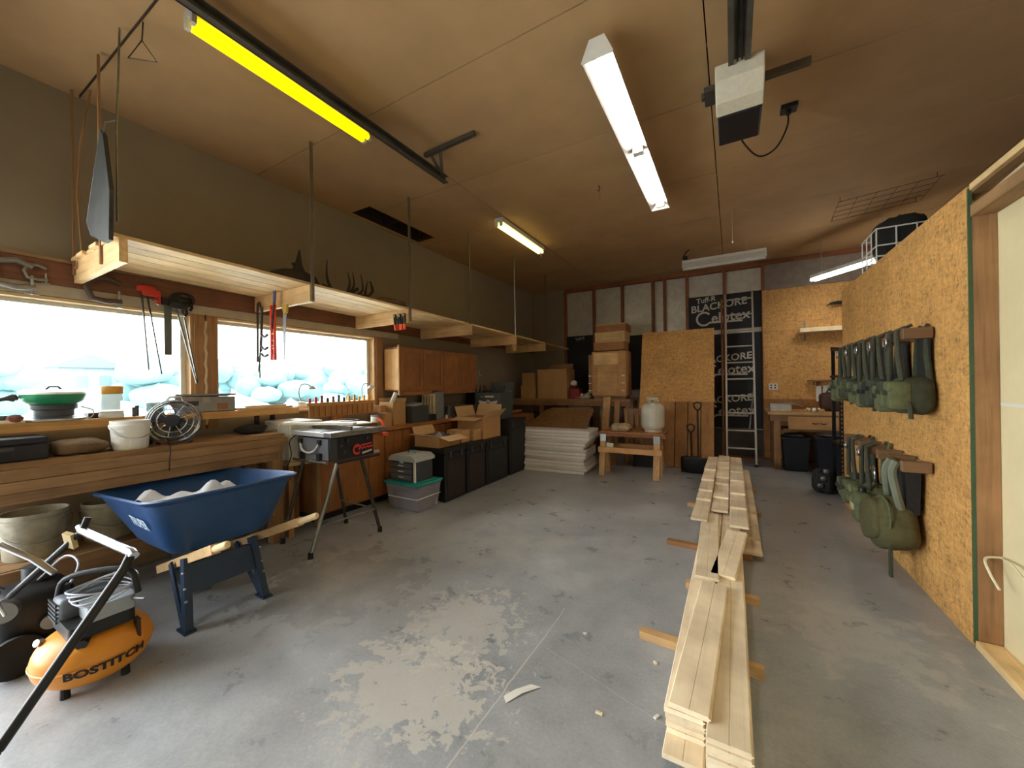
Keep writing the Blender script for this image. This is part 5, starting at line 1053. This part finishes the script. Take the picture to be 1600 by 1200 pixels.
# ------------------------------------------------------------------ right hand workbench against the back wall
t = thing('workbench', 'wooden workbench with drawer against the back strand board wall', 'workbench', (1.2, 7.95, 0))
B(.49, 7.5, .885, 2.6, 8.32, .93).build('top', wood('bench_top', (206, 160, 104), 'X'), t); B(.52, 7.53, .78, 2.6, 7.57, .884).build('apron', oldX, t)
for (x, y) in ((.57, 7.54), (.57, 8.2), (2.4, 7.54), (2.4, 8.2)): B(x, y, 0, x+.09, y+.09, .779).build('leg', oldZ, t)
dd = B(.76, 7.505, .66, 1.5, 7.529, .86).build('drawer', cedarX, t, bevel=.004)
for x in (1.1, 1.2): MB().tube([(x-.03, 7.5, .76), (x-.02, 7.475, .755), (x+.02, 7.475, .755), (x+.03, 7.5, .76)], .008, 8).build('pull', black, dd, smooth=True)
B(.7, 7.6, .62, 1.6, 8.1, .65).build('drawer_box', oldX, t)
for k, (x0, x1, y0, y1, h_, lb) in enumerate(((.68, 1.02, 7.42, 7.85, .54, 'black bin under the workbench, beside its leg'), (1.06, 1.5, 7.1, 7.49, .60, 'larger black bin under the workbench, nearer the partition'))):
    t = thing('black_bin', lb, 'bin', ((x0+x1)/2, (y0+y1)/2, 0), 'black bins under the workbench')
    taper(x0, y0, x1, y1, .004, h_-.04, .03).build('tub', M('bin_black', (26, 28, 36), .5, var=.25), t)
    B(x0-.012, y0-.012, h_-.04, x1+.012, y1+.012, h_-.012).build('lid', M('bin_black'), t, bevel=.008); MB().sup(((x0+x1)/2, (y0+y1)/2, h_+.01), (x1-x0-.06, y1-y0-.06, .06), .7, 18, 8, wob=.1, seed=60+k).build('bag_top', M('bin_black'), t, smooth=True)
WZ = .931
t = thing('metal_tray', 'silver metal box at the left end of the workbench', 'box', (.68, 7.7, WZ)); B(.53, 7.6, WZ, .82, 7.82, WZ+.12).build('body', M('tray_silver', (200, 198, 190), .35, .5), t, bevel=.006); MB().bar((.80, 7.6, WZ+.14), (.96, 7.62, WZ+.09), .06, .01).build('lid', M('tray_silver'), t)
B(.6, 7.8, WZ+.121, 1.0, 7.84, WZ+.17).build('backing', oldX, t)
t = thing('small_parts_heap', 'heap of small white and brown parts on the workbench', 'parts', (1.08, 7.65, WZ))
for k in range(7): MB().sup((1.0+.035*k, 7.62+.04*(k % 3), WZ+.025+.01*(k % 2)), (.06, .05, .05), .7, 12, 8, rot=(k, k*.5, 0)).build('part', white if k % 2 else card, t, smooth=True)
t = thing('brown_toolbag', 'dark brown tool bag on the workbench against the wall', 'bag', (1.4, 8.0, WZ)); MB().sup((1.42, 7.95, WZ+.15), (.4, .3, .3), .5, 20, 12, wob=.04, seed=9).build('body', M('brown_leather', (70, 44, 34), .7, var=.25), t, smooth=True); MB().tube(arc((1.42, 7.95, WZ+.29), .1, 0, pi, 10, 'XZ', .08), .012, 8).build('handle', M('brown_leather'), t, smooth=True)
for k, x in enumerate((1.25, 1.34, 1.40)): solo('white_sheet', MB().obox((x+.02, 8.30, 1.2+.01*k), (.07, .008, .26), (0, .03*k, 0)), white, ('left', 'middle', 'right')[k]+' narrow white paper strip pinned over the workbench', 'paper')
t = thing('wall_ledge', 'short dark ledge board over the workbench', 'ledge', (1.4, 8.3, 1.42)); B(1.12, 8.2, 1.41, 1.75, 8.343, 1.435).build('board', oldX, t); B(1.2, 8.22, 1.35, 1.23, 8.343, 1.409).build('bracket', oldZ, t)
t = thing('wall_shelf', 'pale white shelf board on a metal bracket on the back wall', 'shelf', (1.4, 8.2, 2.25)); B(1.0, 8.1, 2.25, 2.0, 8.343, 2.32).build('board', wood('white_pine', (240, 224, 186), 'X', var=.08), t, bevel=.003)
for x in (1.08, 1.85): MB().box(x, 8.335, 2.12, x+.03, 8.343, 2.249).box(x, 8.335, 2.321, x+.03, 8.343, 2.45).build('bracket', galv, t)
t = thing('outlet', 'white double outlet plate beside the ladder', 'outlet', (.61, 8.34, 1.3)); B(.56, 8.335, 1.27, .70, 8.344, 1.38).build('plate', white, t, bevel=.004)
for x in (.6, .66): 
    for z in (1.295, 1.34): B(x-.014, 8.331, z, x+.014, 8.3349, z+.026).build('socket', M('socket_brown', (90, 50, 40), .5), t)
t = thing('horn_mount', 'dark horned mount on the back wall above the pale shelf', 'mount', (1.6, 8.3, 2.4))
MB().tube(curve([(1.66, 8.28, 2.72), (1.52, 8.24, 2.72), (1.42, 8.2, 2.70), (1.37, 8.2, 2.66)]), [.035, .035, .034, .032, .03, .028, .026, .024, .022, .02, .016, .012, .01, .008, .006, .006][:len(curve([(0, 0, 0)]*4))], 10).build('horn', dk, t, smooth=True)
for k in range(4): MB().sup((1.66, 8.27, 2.66-.075*k), (.13, .1, .1), .8, 14, 8, wob=.15, seed=80+k).build('tuft', dk, t, smooth=True)
# black slotted rack at the partition end
t = thing('metal_rack', 'black slotted angle rack standing behind the partition end', 'rack', (1.35, 6.2, 0))
for (x, y) in ((1.12, 6.02), (1.12, 6.42), (1.72, 6.02), (1.72, 6.42)):
    MB().box(x, y, 0, x+.035, y+.003, 1.82).box(x, y+.003, 0, x+.003, y+.035, 1.82).build('upright', blackm, t)
    if (x, y) == (1.12, 6.02):
        for k in range(34): B(x+.012, y-.0015, .06+.052*k, x+.024, y-.0003, .085+.052*k).build('slot', M('slot_tan', (150, 110, 70), .8), t)
for z in (.1, .62, 1.18, 1.46): B(1.11, 6.01, z, 1.76, 6.47, z+.03).build('shelf', blackm, t)
MB().bar((1.13, 6.02, 1.8), (1.13, 6.45, 1.84), .03, .05).build('top_rail', blackm, t)
t = thing('camera_bag', 'dark gear bag with buckles on the floor by the rack', 'bag', (1.0, 5.95, .0)); MB().sup((.98, 6.2, .15), (.22, .3, .28), .6, 18, 10, wob=.08, seed=15).build('body', gearblk, t, smooth=True)
for k in range(3): MB().sup((.93+.03*k, 6.05, .12+.09*k), (.07, .05, .06), .7, 12, 8).build('buckle', M('pewter', (110, 112, 120), .4, .5), t, smooth=True)

# ------------------------------------------------------------------ military gear on the partition
XW = XR-.001
def peg(y, z, t, L=.15): return B(XW-L, y-.02, z-.045, XW, y+.02, z+.045).build('peg', oldX, t, bevel=.004)
def rackbar(y0, y1, z, label):
    t = thing('peg_rail', label, 'peg rail', (XW-.01, (y0+y1)/2, z)); B(XW-.01, y0+.06, z-.02, XW, y1-.06, z+.02).build('rail', oldY, t)
    n_ = int((y1-y0)/.26)
    for k in range(n_+1):
        y = y0+.05+(y1-y0-.1)*k/n_; B(XW-.15, y-.026, z-.034, XW-.011, y+.026, z+.036).build('peg', wood('peg_wood', (122, 92, 62), 'X'), t, bevel=.004)
    return [y0+.05+(y1-y0-.1)*k/n_ for k in range(n_+1)]
pu = rackbar(3.36, 5.15, 1.72, 'upper wooden peg rail on the partition'); plw = rackbar(3.4, 4.98, .86, 'lower wooden peg rail on the partition')
UL = ('nearest', 'second', 'third', 'fourth', 'fifth', 'sixth', 'farthest')
def vest(y, ztop, h, wd, label, mat, matd, sd, dep=.16):
    rn = random.Random(sd); t = thing('load_vest', label, 'vest', (XW-.1, y, ztop-h), 'olive gear hanging on the partition')
    zb = ztop-h
    for s in (-1, 1):
        y1 = y+s*.05; y2 = y+s*wd*.32
        for xo in (-.165, -.03):
            MB().tube([(XW+xo*.55, y1, ztop+.06), (XW+xo, y1+s*.01, ztop+.02), (XW+xo, (y1+y2)/2, ztop-h*.28), (XW+xo*.95, y2, zb+h*.42)], [.01, .014, .017, .016], 8).build('strap', webbing if xo < -.1 else matd, t, smooth=True)
    MB().sup((XW-.085, y, zb+h*.24), (dep, wd, h*.46), .45, 22, 12, wob=.05, seed=sd).build('belt', matd, t, smooth=True)
    B(XW-.03, y-wd*.3, zb+h*.38, XW-.022, y+wd*.3, ztop-.02).build('back_panel', gearblk, t)
    for k in range(3):
        py_ = y+wd*(-.33+.33*k)+rn.uniform(-.02, .02); hh = h*rn.uniform(.3, .4); pz_ = zb+h*.22+rn.uniform(-.02, .02)
        pch = MB().sup((XW-dep-.02, py_, pz_), (.11, wd*.29, hh), .35, 16, 10, rot=(rn.uniform(-.15, .15), 0, 0)).build('pouch', mat, t, smooth=True)
        MB().sup((XW-dep-.035, py_, pz_+hh*.32), (.1, wd*.3, hh*.38), .35, 16, 8).build('flap', matd if k == 1 else mat, pch, smooth=True); B(XW-dep-.098, py_-.012, pz_+hh*.02, XW-dep-.07, py_+.012, pz_+hh*.2).build('snap_tab', matd, pch)
    MB().tube(arc((XW-.19, y+.07, ztop-.04), .03, 0, 2*pi, 14, 'YZ'), .005, 6).build('ring', steel, t, smooth=True)
    MB().tube(curve([(XW-.15, y-wd*.4, zb+h*.3), (XW-.14, y-wd*.5, zb+.06), (XW-.13, y-wd*.46, zb-.02)]), .012, 6).build('loose_strap', webbing, t, smooth=True)
order = list(range(len(pu)))
cols = [(olive, olived), (olived, gearblk), (olive, webbing), (olived, olive)]
ups = [3.5, 3.86, 4.22, 4.56, 4.9]
ulab = ('nearest olive load vest with dark straps on the upper pegs', 'second olive load vest from the near end of the upper pegs', 'middle olive load vest on the upper pegs', 'fourth olive load vest from the near end of the upper pegs', 'farthest dark olive load vest on the upper pegs')
for k, y in enumerate(ups): vest(y, 1.72, .52-.02*(k % 2)-.02*(k > 2), .345, ulab[k], *cols[k % 4], 100+k)
# lower row: pack, vests
vest(4.62, .86, .56, .36, 'far olive vest with pale buckle on the lower pegs', olive, olived, 120); vest(4.2, .86, .55, .36, 'middle olive vest on the lower pegs', M('light_olive', (110, 114, 76), .9, var=.2, scale=30, bump=.15), olive, 121)
t = thing('rucksack', 'round olive rucksack hanging lowest on the partition', 'rucksack', (XW-.15, 3.72, .2))
MB().sup((XW-.13, 3.74, .40), (.22, .46, .36), .55, 26, 14, rot=(-.35, 0, 0), wob=.03, seed=5).build('body', M('ruck_brown', (82, 78, 46), .9, var=.2, scale=30, bump=.2), t, smooth=True)
MB().sup((XW-.22, 3.76, .41), (.1, .38, .28), .5, 22, 12, rot=(-.35, 0, 0)).build('front_pocket', M('ruck_brown'), t, smooth=True)
MB().tube([(XW-.19, 3.74+.235*math.cos(a)*1.0, .40+.185*math.sin(a)+.08*math.cos(a)*-1) for a in [2*pi*k/28 for k in range(28)]], .008, 6, True).build('piping', olive, t, smooth=True)
for s in (-1, 1): MB().tube(curve([(XW-.15, 3.58+.05*s, .88), (XW-.17, 3.60+.06*s, .80), (XW-.15, 3.63+.09*s, .66), (XW-.12, 3.68+.11*s, .55)]), .024, 8).build('shoulder_strap', M('grey_olive', (112, 116, 98), .9), t, smooth=True)
MB().prism([(3.53, .86), (3.72, .84), (3.78, .55), (3.56, .52)], 'X', XW-.1, XW-.03).build('back_pad', gearblk, t)
B(XW-.17, 3.60, .06, XW-.155, 3.64, .28).build('hanging_strap', webbing, t); MB().sup((XW-.1, 3.92, .2), (.09, .22, .09), .7, 16, 8, rot=(-.5, 0, 0)).build('side_roll', olived, t, smooth=True)
MB().tube(arc((XW-.2, 3.83, .72), .05, .5, 4.2, 12, 'YZ', .07), .006, 6).build('carabiner', chrome, t, smooth=True)
t = thing('canteen', 'olive canteen pouch with pale label between lower vest and rucksack', 'canteen', (XW-.2, 4.0, .3)); MB().sup((XW-.22, 4.02, .42), (.12, .16, .24), .5, 18, 10).build('pouch', olive, t, smooth=True); MB().cyl((XW-.22, 4.02, .545), (XW-.22, 4.02, .575), .025, n=12).build('cap', black, t); B(XW-.287, 3.98, .40, XW-.279, 4.06, .45).build('label_patch', M('pale_olive', (166, 166, 130), .8), t)
t = thing('white_cable', 'white cable poking out of the open stud bay', 'cable', (XR+.05, 2.9, .5)); MB().tube(curve([(XR+.1, 2.98, .50), (XR+.03, 2.96, .49), (XR+.02, 2.9, .44), (XR+.03, 2.84, .38)]), .006, 6).build('cable', M('cream_cable', (222, 212, 180), .5), t, smooth=True); MB().tube(curve([(XR+.09, 2.97, .50), (XR+.06, 2.8, .52), (XR+.06, 2.6, .45), (XR+.08, 2.4, .42)]), .005, 6).build('wire', M('cream_cable'), t, smooth=True)
# things stored on the loft
t = thing('wire_crate', 'white wire crate on the loft above the partition', 'crate', (1.4, 5.1, 2.5))
cr = MB()
for z in (2.51, 2.60, 2.70, 2.86):
    for a, b_ in (((1.2, 4.9), (1.62, 4.9)), ((1.62, 4.9), (1.62, 5.35)), ((1.62, 5.35), (1.2, 5.35)), ((1.2, 5.35), (1.2, 4.9))): cr.tube([(a[0], a[1], z), (b_[0], b_[1], z)], .007, 6)
cr.build('hoops', white, t)
cr = MB()
for k in range(4):
    for (x, y) in ((1.2+.14*k, 4.9), (1.2+.14*k, 5.35), (1.2, 4.9+.15*k), (1.62, 4.9+.15*k)): cr.tube([(x, y, 2.505), (x, y, 2.865)], .006, 6)
cr.build('uprights', white, t)
t = thing('black_duffel', 'black duffel lying in the wire crate on the loft', 'bag', (1.42, 5.12, 2.52)); MB().sup((1.41, 5.12, 2.80), (.36, .4, .36), .5, 20, 12, wob=.06, seed=33).build('body', gearblk, t, smooth=True); MB().tube(arc((1.41, 5.1, 2.96), .08, 0, pi, 10, 'YZ', .05), .01, 6).build('handle', webbing, t, smooth=True)
# ------------------------------------------------------------------ ceiling fixtures
tubew = emit('tube_white', (255, 250, 240), 24.0); tubey = emit('tube_yellow', (255, 222, 0), 1.8); tubec = emit('tube_cream', (255, 240, 140), 3.0)
refl = M('reflector_steel', (96, 90, 82), .3, .8, .4, 6)
def reflector_fixture(cx, y0, y1, zt, lit, label, along='Y', hw=.1):
    mid = (y0+y1)/2
    loc = (cx, mid, zt-.13) if along == 'Y' else (mid, cx, zt-.13)
    t = thing('fluorescent_light', label, 'ceiling light', loc)
    def tf(m_):
        if along == 'X': m_.v = [(v[1], v[0], v[2]) for v in m_.v]
        return m_
    tf(MB().prism([(cx-.045, zt), (cx+.045, zt), (cx+.045, zt-.05), (cx-.045, zt-.05)], 'Y', y0, y1)).build('housing', whitem, t)
    for s in (-1, 1):
        tf(MB().prism([(cx+s*.045, zt-.045), (cx+s*hw, zt-.125), (cx+s*(hw-.004), zt-.128), (cx+s*.04, zt-.051)], 'Y', y0, y1)).build('reflector', refl if lit else whitem, t)
    for y in (y0, y1): tf(MB().prism([(cx-.048, zt), (cx+.048, zt), (cx+hw, zt-.12), (cx+hw, zt-.13), (cx-hw, zt-.13), (cx-hw, zt-.12)], 'Y', y-.004, y+.004)).build('end_cap', whitem, t)
    L = y1-y0; nt_ = 2 if L > 2 else 1
    for k in range(nt_):
        a, b_ = y0+.04+k*L/nt_, y0+(k+1)*L/nt_-.04
        tf(MB().cyl((cx, a, zt-.085), (cx, b_, zt-.085), .024, n=14)).build('tube', tubew if lit else white, t, smooth=True)
        for y in (a-.02, b_+.02): tf(MB().obox((cx, y, zt-.08), (.085, .03, .05))).build('socket', whitem, t)
    return t
t = reflector_fixture(-.7, 2.32, 4.72, 3.56, True, 'long bright white fluorescent strip light with reflector')
for y in (2.7, 4.3): MB().cyl((-.7, y, 3.56), (-.7, y, ZC), .006, n=6).build('hanger', steel, t)
t = reflector_fixture(6.98, -.70, .46, 3.44, False, 'unlit white fluorescent light hanging on a cord near the back wall', 'X', .09)
MB().tube([(.2, 6.98, 3.44), (.2, 6.98, ZC)], .004, 6).build('hanger', steel, t); MB().tube([(-.5, 6.98, 3.44), (-.5, 6.98, ZC)], .004, 6).build('hanger', steel, t)
MB().tube(curve([(-.62, 6.98, 3.44), (-.68, 6.98, 3.5), (-.66, 6.98, 3.56), (-.6, 6.98, ZC)]), .01, 6).build('power_cord', cable_b, t, smooth=True); MB().sup((-.66, 6.98, 3.49), (.08, .06, .06), .6, 12, 8).build('plug', black, t, smooth=True)
def strip(cx, y0, y1, zt, tm, label, housing):
    t = thing('fluorescent_light', label, 'ceiling light', (cx, (y0+y1)/2, zt-.1))
    B(cx-.06, y0, zt-.06, cx+.06, y1, zt).build('housing', housing, t, bevel=.004)
    for s in (-1, 1):
        MB().cyl((cx+s*.032, y0+.03, zt-.088), (cx+s*.032, y1-.02, zt-.088), .02, n=12).build('tube', tm, t, smooth=True)
        for y in (y0+.01, y1-.01): B(cx+s*.032-.018, y-.012, zt-.108, cx+s*.032+.018, y+.012, zt-.06).build('socket', housing, t)
    return t
strip(-2.56, .95, 2.14, 3.53, tubey, 'yellow glowing fluorescent strip beside the door track', M('dull_white', (190, 184, 170), .5)); 
t = strip(-2.63, 4.28, 5.56, ZC-.005, tubec, 'pale yellow fluorescent strip far from the door track', whitem); MB().tube([(-2.6, 5.5, ZC-.11), (-2.6, 5.5, ZC-.2)], .003, 5).build('pull_chain', steel, t)
for y in (1.1, 2.0): MB().cyl((-2.56, y, 3.53), (-2.56, y, ZC), .006, n=6)
# lit tube behind the partition end
t = thing('fluorescent_light', 'bright white tube light over the workbench corner', 'ceiling light', (1.5, 7.1, 2.98))
a, b_ = Vector((1.11, 7.58, 3.0)), Vector((1.80, 6.60, 3.0)); dd_ = (b_-a).normalized(); nn_ = Vector((-dd_.y, dd_.x, 0))
MB().bar(a+Vector((0, 0, .05)), b_+Vector((0, 0, .05)), .1, .05).build('housing', whitem, t)
for s in (-1, 1): MB().cyl(a+nn_*s*.03, b_+nn_*s*.03, .02, n=12).build('tube', tubew, t, smooth=True)
for p in (a+dd_*.15, b_-dd_*.15): MB().cyl(p+Vector((0, 0, .07)), Vector((p.x, p.y, ZC)), .004, n=6).build('hanger', steel, t)
# garage door track and opener
t = thing('door_track', 'dark steel garage door track with angled strut under the ceiling', 'door track', (-2.45, 1.5, 3.4))
tkm = M('track_steel', (96, 92, 84), .5, .6, .2)
MB().box(-2.45, -1.5, 3.42, -2.44, 2.97, 3.485).box(-2.45, -1.5, 3.42, -2.40, 2.97, 3.428).box(-2.45, -1.5, 3.478, -2.40, 2.97, 3.485).build('rail', tkm, t)
MB().bar((-2.47, 2.72, 3.58), (-1.9, 2.72, 3.60), .035, .035).build('strut', tkm, t); MB().bar((-2.43, 2.92, 3.45), (-2.3, 2.74, 3.58), .03, .008).build('brace', tkm, t); MB().bar((-2.43, 2.95, 3.45), (-2.42, 2.74, 3.59), .03, .008).build('brace', tkm, t)
B(-2.46, .9, 3.486, -2.41, .94, ZC).build('hanger', tkm, t)
t = thing('door_opener', 'ceiling garage door opener with white lens and black body', 'door opener', (.06, 3.05, 3.25))
B(-.07, 2.98, 3.22, .19, 3.34, 3.44).build('body', M('opener_black', (22, 22, 28), .45, var=.1), t, bevel=.012)
MB().prism([(2.78, 3.44), (2.979, 3.44), (2.979, 3.225), (2.88, 3.255), (2.79, 3.34)], 'X', -.075, .195).build('light_lens', M('lens_white', (206, 198, 178), .4, var=.06, scale=40), t, bevel=.008)
ra = MB().box(.0, -1.5, 3.40, .03, 2.77, 3.44).box(.09, -1.5, 3.40, .12, 2.77, 3.44).box(.03, -1.5, 3.43, .09, 2.77, 3.44).build('rail', tkm, t); MB().tube([(.05, -1.5, 3.415), (.05, 2.77, 3.415)], .006, 6).build('chain', blackm, t); MB().tube([(.075, -1.5, 3.415), (.075, 2.77, 3.415)], .006, 6).build('chain', blackm, t)
B(-.17, 3.08, 3.46, .46, 3.12, 3.5).build('angle_bracket', tkm, t); B(-.06, 3.08, 3.5, -.03, 3.12, ZC).build('hanger', tkm, t); B(.15, 3.08, 3.5, .18, 3.12, ZC).build('hanger', tkm, t); B(-.15, 3.0, 3.44, -.08, 3.16, 3.48).build('angle_bracket', tkm, t)
MB().tube(curve([(.06, 3.34, 3.32), (.09, 3.42, 3.25), (.2, 3.6, 3.2), (.32, 3.7, 3.28), (.40, 3.75, 3.45), (.41, 3.76, 3.58)], 24), .006, 8).build('power_cord', cable_b, t, smooth=True)
t = thing('ceiling_outlet', 'black outlet box on the ceiling feeding the door opener', 'outlet', (.41, 3.76, 3.57)); B(.36, 3.72, 3.585, .47, 3.82, ZC-.001).build('box', black, t, bevel=.004); MB().cyl((.41, 3.76, 3.55), (.41, 3.76, 3.584), .018, n=12).build('plug', black, t)
t = thing('ceiling_hook', 'small hook with a plug hanging from the ceiling beside the long light', 'hook', (-1.26, 4.18, 3.52)); MB().tube([(-1.26, 4.18, ZC), (-1.25, 4.18, 3.58), (-1.26, 4.18, 3.555), (-1.275, 4.18, 3.575)], .006, 6).build('hook', darkst, t); MB().cyl((-1.26, 4.2, 3.47), (-1.26, 4.18, 3.555), .01, n=8).build('plug', M('tan_plug', (170, 130, 80), .6), t)
t = thing('pull_cord', 'thin pull cord hanging from the ceiling behind the opener', 'cord', (.0, 5.1, 2.9)); MB().tube([(.02, 5.6, ZC), (.02, 5.6, 3.2)], .003, 5).build('cord', M('pale_cord', (180, 160, 120), .7), t); MB().sup((.02, 5.6, 3.19), (.02, .02, .03), 1, 10, 8).build('bead', white, t, smooth=True)
# wire shelf panels tied under the ceiling above the loft
t = thing('wire_rack', 'brown wire shelving panel tied under the ceiling above the loft', 'wire rack', (1.5, 6.2, 3.5))
wm = M('brown_wire', (70, 52, 36), .6, .3)
g1 = MB()
for k in range(5): g1.tube([(1.12+.01*k, 5.95+.17*k, 3.56), (1.95, 5.75+.17*k, 3.56)], .003, 5)
g1.build('long_wires', wm, t); g1 = MB()
for k in range(6): g1.tube([(1.13+.16*k, 5.95-.04*k, 3.563), (1.17+.16*k, 6.63-.04*k, 3.563)], .003, 5)
g1.build('cross_wires', wm, t)
for (x, y) in ((1.14, 5.95), (1.9, 5.77), (1.18, 6.6), (1.93, 6.42)): MB().tube([(x, y, 3.56), (x, y, ZC-.008)], .003, 5).build('tie', wm, t)
# ------------------------------------------------------------------ lumber stack on the floor
def ordn(k): return ('bottom', 'second', 'third', 'fourth', 'fifth', 'sixth', 'seventh', 'eighth', 'ninth', 'tenth')[k]
sp = [(2.22, -.47, .115, 'first'), (2.92, -.30, .13, 'second'), (3.62, -.52, .12, 'third'), (4.85, -.47, .24, 'fourth'), (5.9, -.35, .25, 'last')]
for y, x0, x1, o in sp:
    solo('spacer_stick', MB().obox(((x0+x1)/2, y, .021), (x1-x0, .055, .042), (0, 0, -.06)), wood('spacer_wood', (206, 168, 118), 'X') if o != 'third' else wood('spacer_dark', (166, 118, 74), 'X'), o+' wooden spacer stick under the lumber stack, counted from the camera', 'spacer', 'spacer sticks under the lumber')
BT = .021; Z0 = .043
def plank(x0, x1, z, y0, y1, label, yaw=0., dropz=0.):
    w_ = x1-x0; L = y1-y0
    # tongue and groove board: bevelled top edges, shallow centre groove, stepped tongue
    prof = [(-w_/2, 0), (w_/2-.006, 0), (w_/2-.006, .007), (w_/2, .007), (w_/2, .013), (w_/2-.006, .013), (w_/2-.009, BT-.001), (.002, BT-.001), (0, BT-.004), (-.002, BT-.001), (-w_/2+.003, BT-.001), (-w_/2, BT-.004)]
    mb = MB().prism(prof, 'Y', -L/2, L/2); R = Euler((dropz, 0, yaw)).to_matrix(); c = Vector(((x0+x1)/2, (y0+y1)/2, z))
    mb.v = [tuple(R @ Vector(v)+c) for v in mb.v]
    o = solo('pine_board', mb, board, label, 'board', 'pine boards in the lumber stack'); return o
rn = random.Random(5)
nL = 7
for k in range(nL):
    plank(-.245+.004*(k % 2), -.103, Z0+BT*k, (1.50 if k == 0 else 1.58+.02*rn.random() if k < 5 else 1.56), 4.95, 'pine board of the left near column, %s from the floor' % ordn(k))
    plank(-.098, .046, Z0+BT*k, 1.47+.03*rn.random()+(.02 if k == 3 else 0), 5.0, 'pine board of the middle near column, %s from the floor' % ordn(k))
zt = Z0+BT*nL
plank(-.205, -.06, zt+.001, 1.56, 2.62, 'topmost pine board at the near end, split by a centre groove', -.045)
plank(.0-.045, .1-.0, zt+.001, 1.50-.0, 2.52, 'top pine board along the right edge at the near end', .02) if False else None
plank(-.245, -.105, zt+.001, 2.68, 4.0, 'long pine board lying in the middle of the stack top, left side', .03)
plank(-.098, .046, zt+.001, 2.75, 3.62, 'pine board stepping over the middle of the stack, right side', -.10)
# far part: three columns with stepped near ends
for k in range(4): plank(.05, .19, Z0+BT*k, 3.6+.3*k, 6.6, 'pine board of the right far column, %s from the floor' % ordn(k))
steps = [(-.33, -.195, [(3.72, 0), (4.3, 1), (4.6, 2), (5.0, 3), (5.5, 4)]), (-.19, -.05, [(4.05, 0), (4.45, 1), (4.95, 2), (5.2, 3), (5.7, 4), (5.95, 5)]), (-.045, .095, [(3.68, 0), (4.15, 1), (4.6, 2), (5.1, 3), (5.5, 4)])]
cn = ('left', 'middle', 'right')
for c, (x0, x1, st_) in enumerate(steps):
    for (y0, k) in st_: plank(x0, x1, zt+.024+BT*k, y0, 6.4+.05*c, 'upper pine board of the %s far column, %s of its steps' % (cn[c], ordn(k).replace('bottom', 'lowest')), .006*(c-1))
for k in range(4): plank(-.385, -.25, Z0+BT*k, 4.96+.02*k, 6.45, 'pine board at the far left foot of the stack, %s from the floor' % ordn(k)) if False else None
solo('paper_scrap', MB().add([(-.93, 1.50, .002), (-.90, 1.47, .002), (-.86, 1.55, .006), (-.80, 1.63, .002), (-.85, 1.62, .004), (-.90, 1.56, .003)], [(0, 1, 2, 5), (5, 2, 3, 4)]), white, 'torn white scrap lying on the concrete near the crack', 'scrap')
for k, (x, y) in enumerate(((-.52, 1.62), (-.30, 1.72), (-.36, 2.05), (-.75, 2.1))): solo('wood_chip', MB().obox((x, y, .004), (.03-.004*k, .012, .006), (0, 0, k*1.1)), white if k % 2 else board, ('pale chip on the floor nearest the stack end', 'white chip on the floor beside the near end of the stack', 'pale chip on the floor by the first spacer', 'white chip on the floor left of the first spacer')[k], 'chip')
# ------------------------------------------------------------------ outdoors seen through the windows
gr = B(-90, -60, -.6, 40, 120, -.16)
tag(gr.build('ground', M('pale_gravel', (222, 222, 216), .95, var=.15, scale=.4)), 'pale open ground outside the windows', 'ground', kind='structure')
leafm = M('haze_tinted_foliage', (84, 116, 120), .9, var=.12, scale=1.5)  # pale bluish leaf colour has the distance haze mixed in
def bush(x, y, w_, h, sd, label, name='tree'):
    t = thing(name, label, 'tree', (x, y, -.5), 'trees outside the windows')
    rn = random.Random(sd); mb = MB()
    for k in range(16):
        a = rn.uniform(0, 6.28); rr = rn.uniform(0, .42)*w_
        mb.sup((x+rr*math.cos(a), y+rr*math.sin(a), -.5+h*rn.uniform(.25, .82)), (w_*rn.uniform(.3, .5), w_*rn.uniform(.3, .5), h*rn.uniform(.3, .45)), 1., 20, 14, wob=.07, seed=sd*31+k)
    mb.build('crown', leafm, t, smooth=True)
    MB().cyl((x, y, -.5), (x, y, -.5+h*.5), .16, .1, 8).build('trunk', oldZ, t)
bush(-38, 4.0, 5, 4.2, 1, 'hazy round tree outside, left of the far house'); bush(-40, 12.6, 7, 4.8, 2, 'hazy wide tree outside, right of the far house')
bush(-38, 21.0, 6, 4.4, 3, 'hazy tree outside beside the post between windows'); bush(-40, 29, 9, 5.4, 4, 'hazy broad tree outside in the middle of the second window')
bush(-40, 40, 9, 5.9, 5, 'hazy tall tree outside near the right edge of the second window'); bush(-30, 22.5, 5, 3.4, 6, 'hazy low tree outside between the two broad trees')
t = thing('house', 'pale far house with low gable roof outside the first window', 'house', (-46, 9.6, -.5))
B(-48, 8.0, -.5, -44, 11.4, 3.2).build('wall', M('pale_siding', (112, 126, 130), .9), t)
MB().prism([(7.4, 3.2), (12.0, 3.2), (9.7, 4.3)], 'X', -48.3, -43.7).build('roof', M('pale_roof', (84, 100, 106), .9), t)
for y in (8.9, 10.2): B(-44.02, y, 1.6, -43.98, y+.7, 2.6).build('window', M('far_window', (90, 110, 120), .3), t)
for k, (y, w_, h) in enumerate(((-1.5, 6, 4.4), (20.5, 6, 5.4), (28.0, 6, 5.6), (54.5, 8, 7.2), (38.5, 6, 6.2))):
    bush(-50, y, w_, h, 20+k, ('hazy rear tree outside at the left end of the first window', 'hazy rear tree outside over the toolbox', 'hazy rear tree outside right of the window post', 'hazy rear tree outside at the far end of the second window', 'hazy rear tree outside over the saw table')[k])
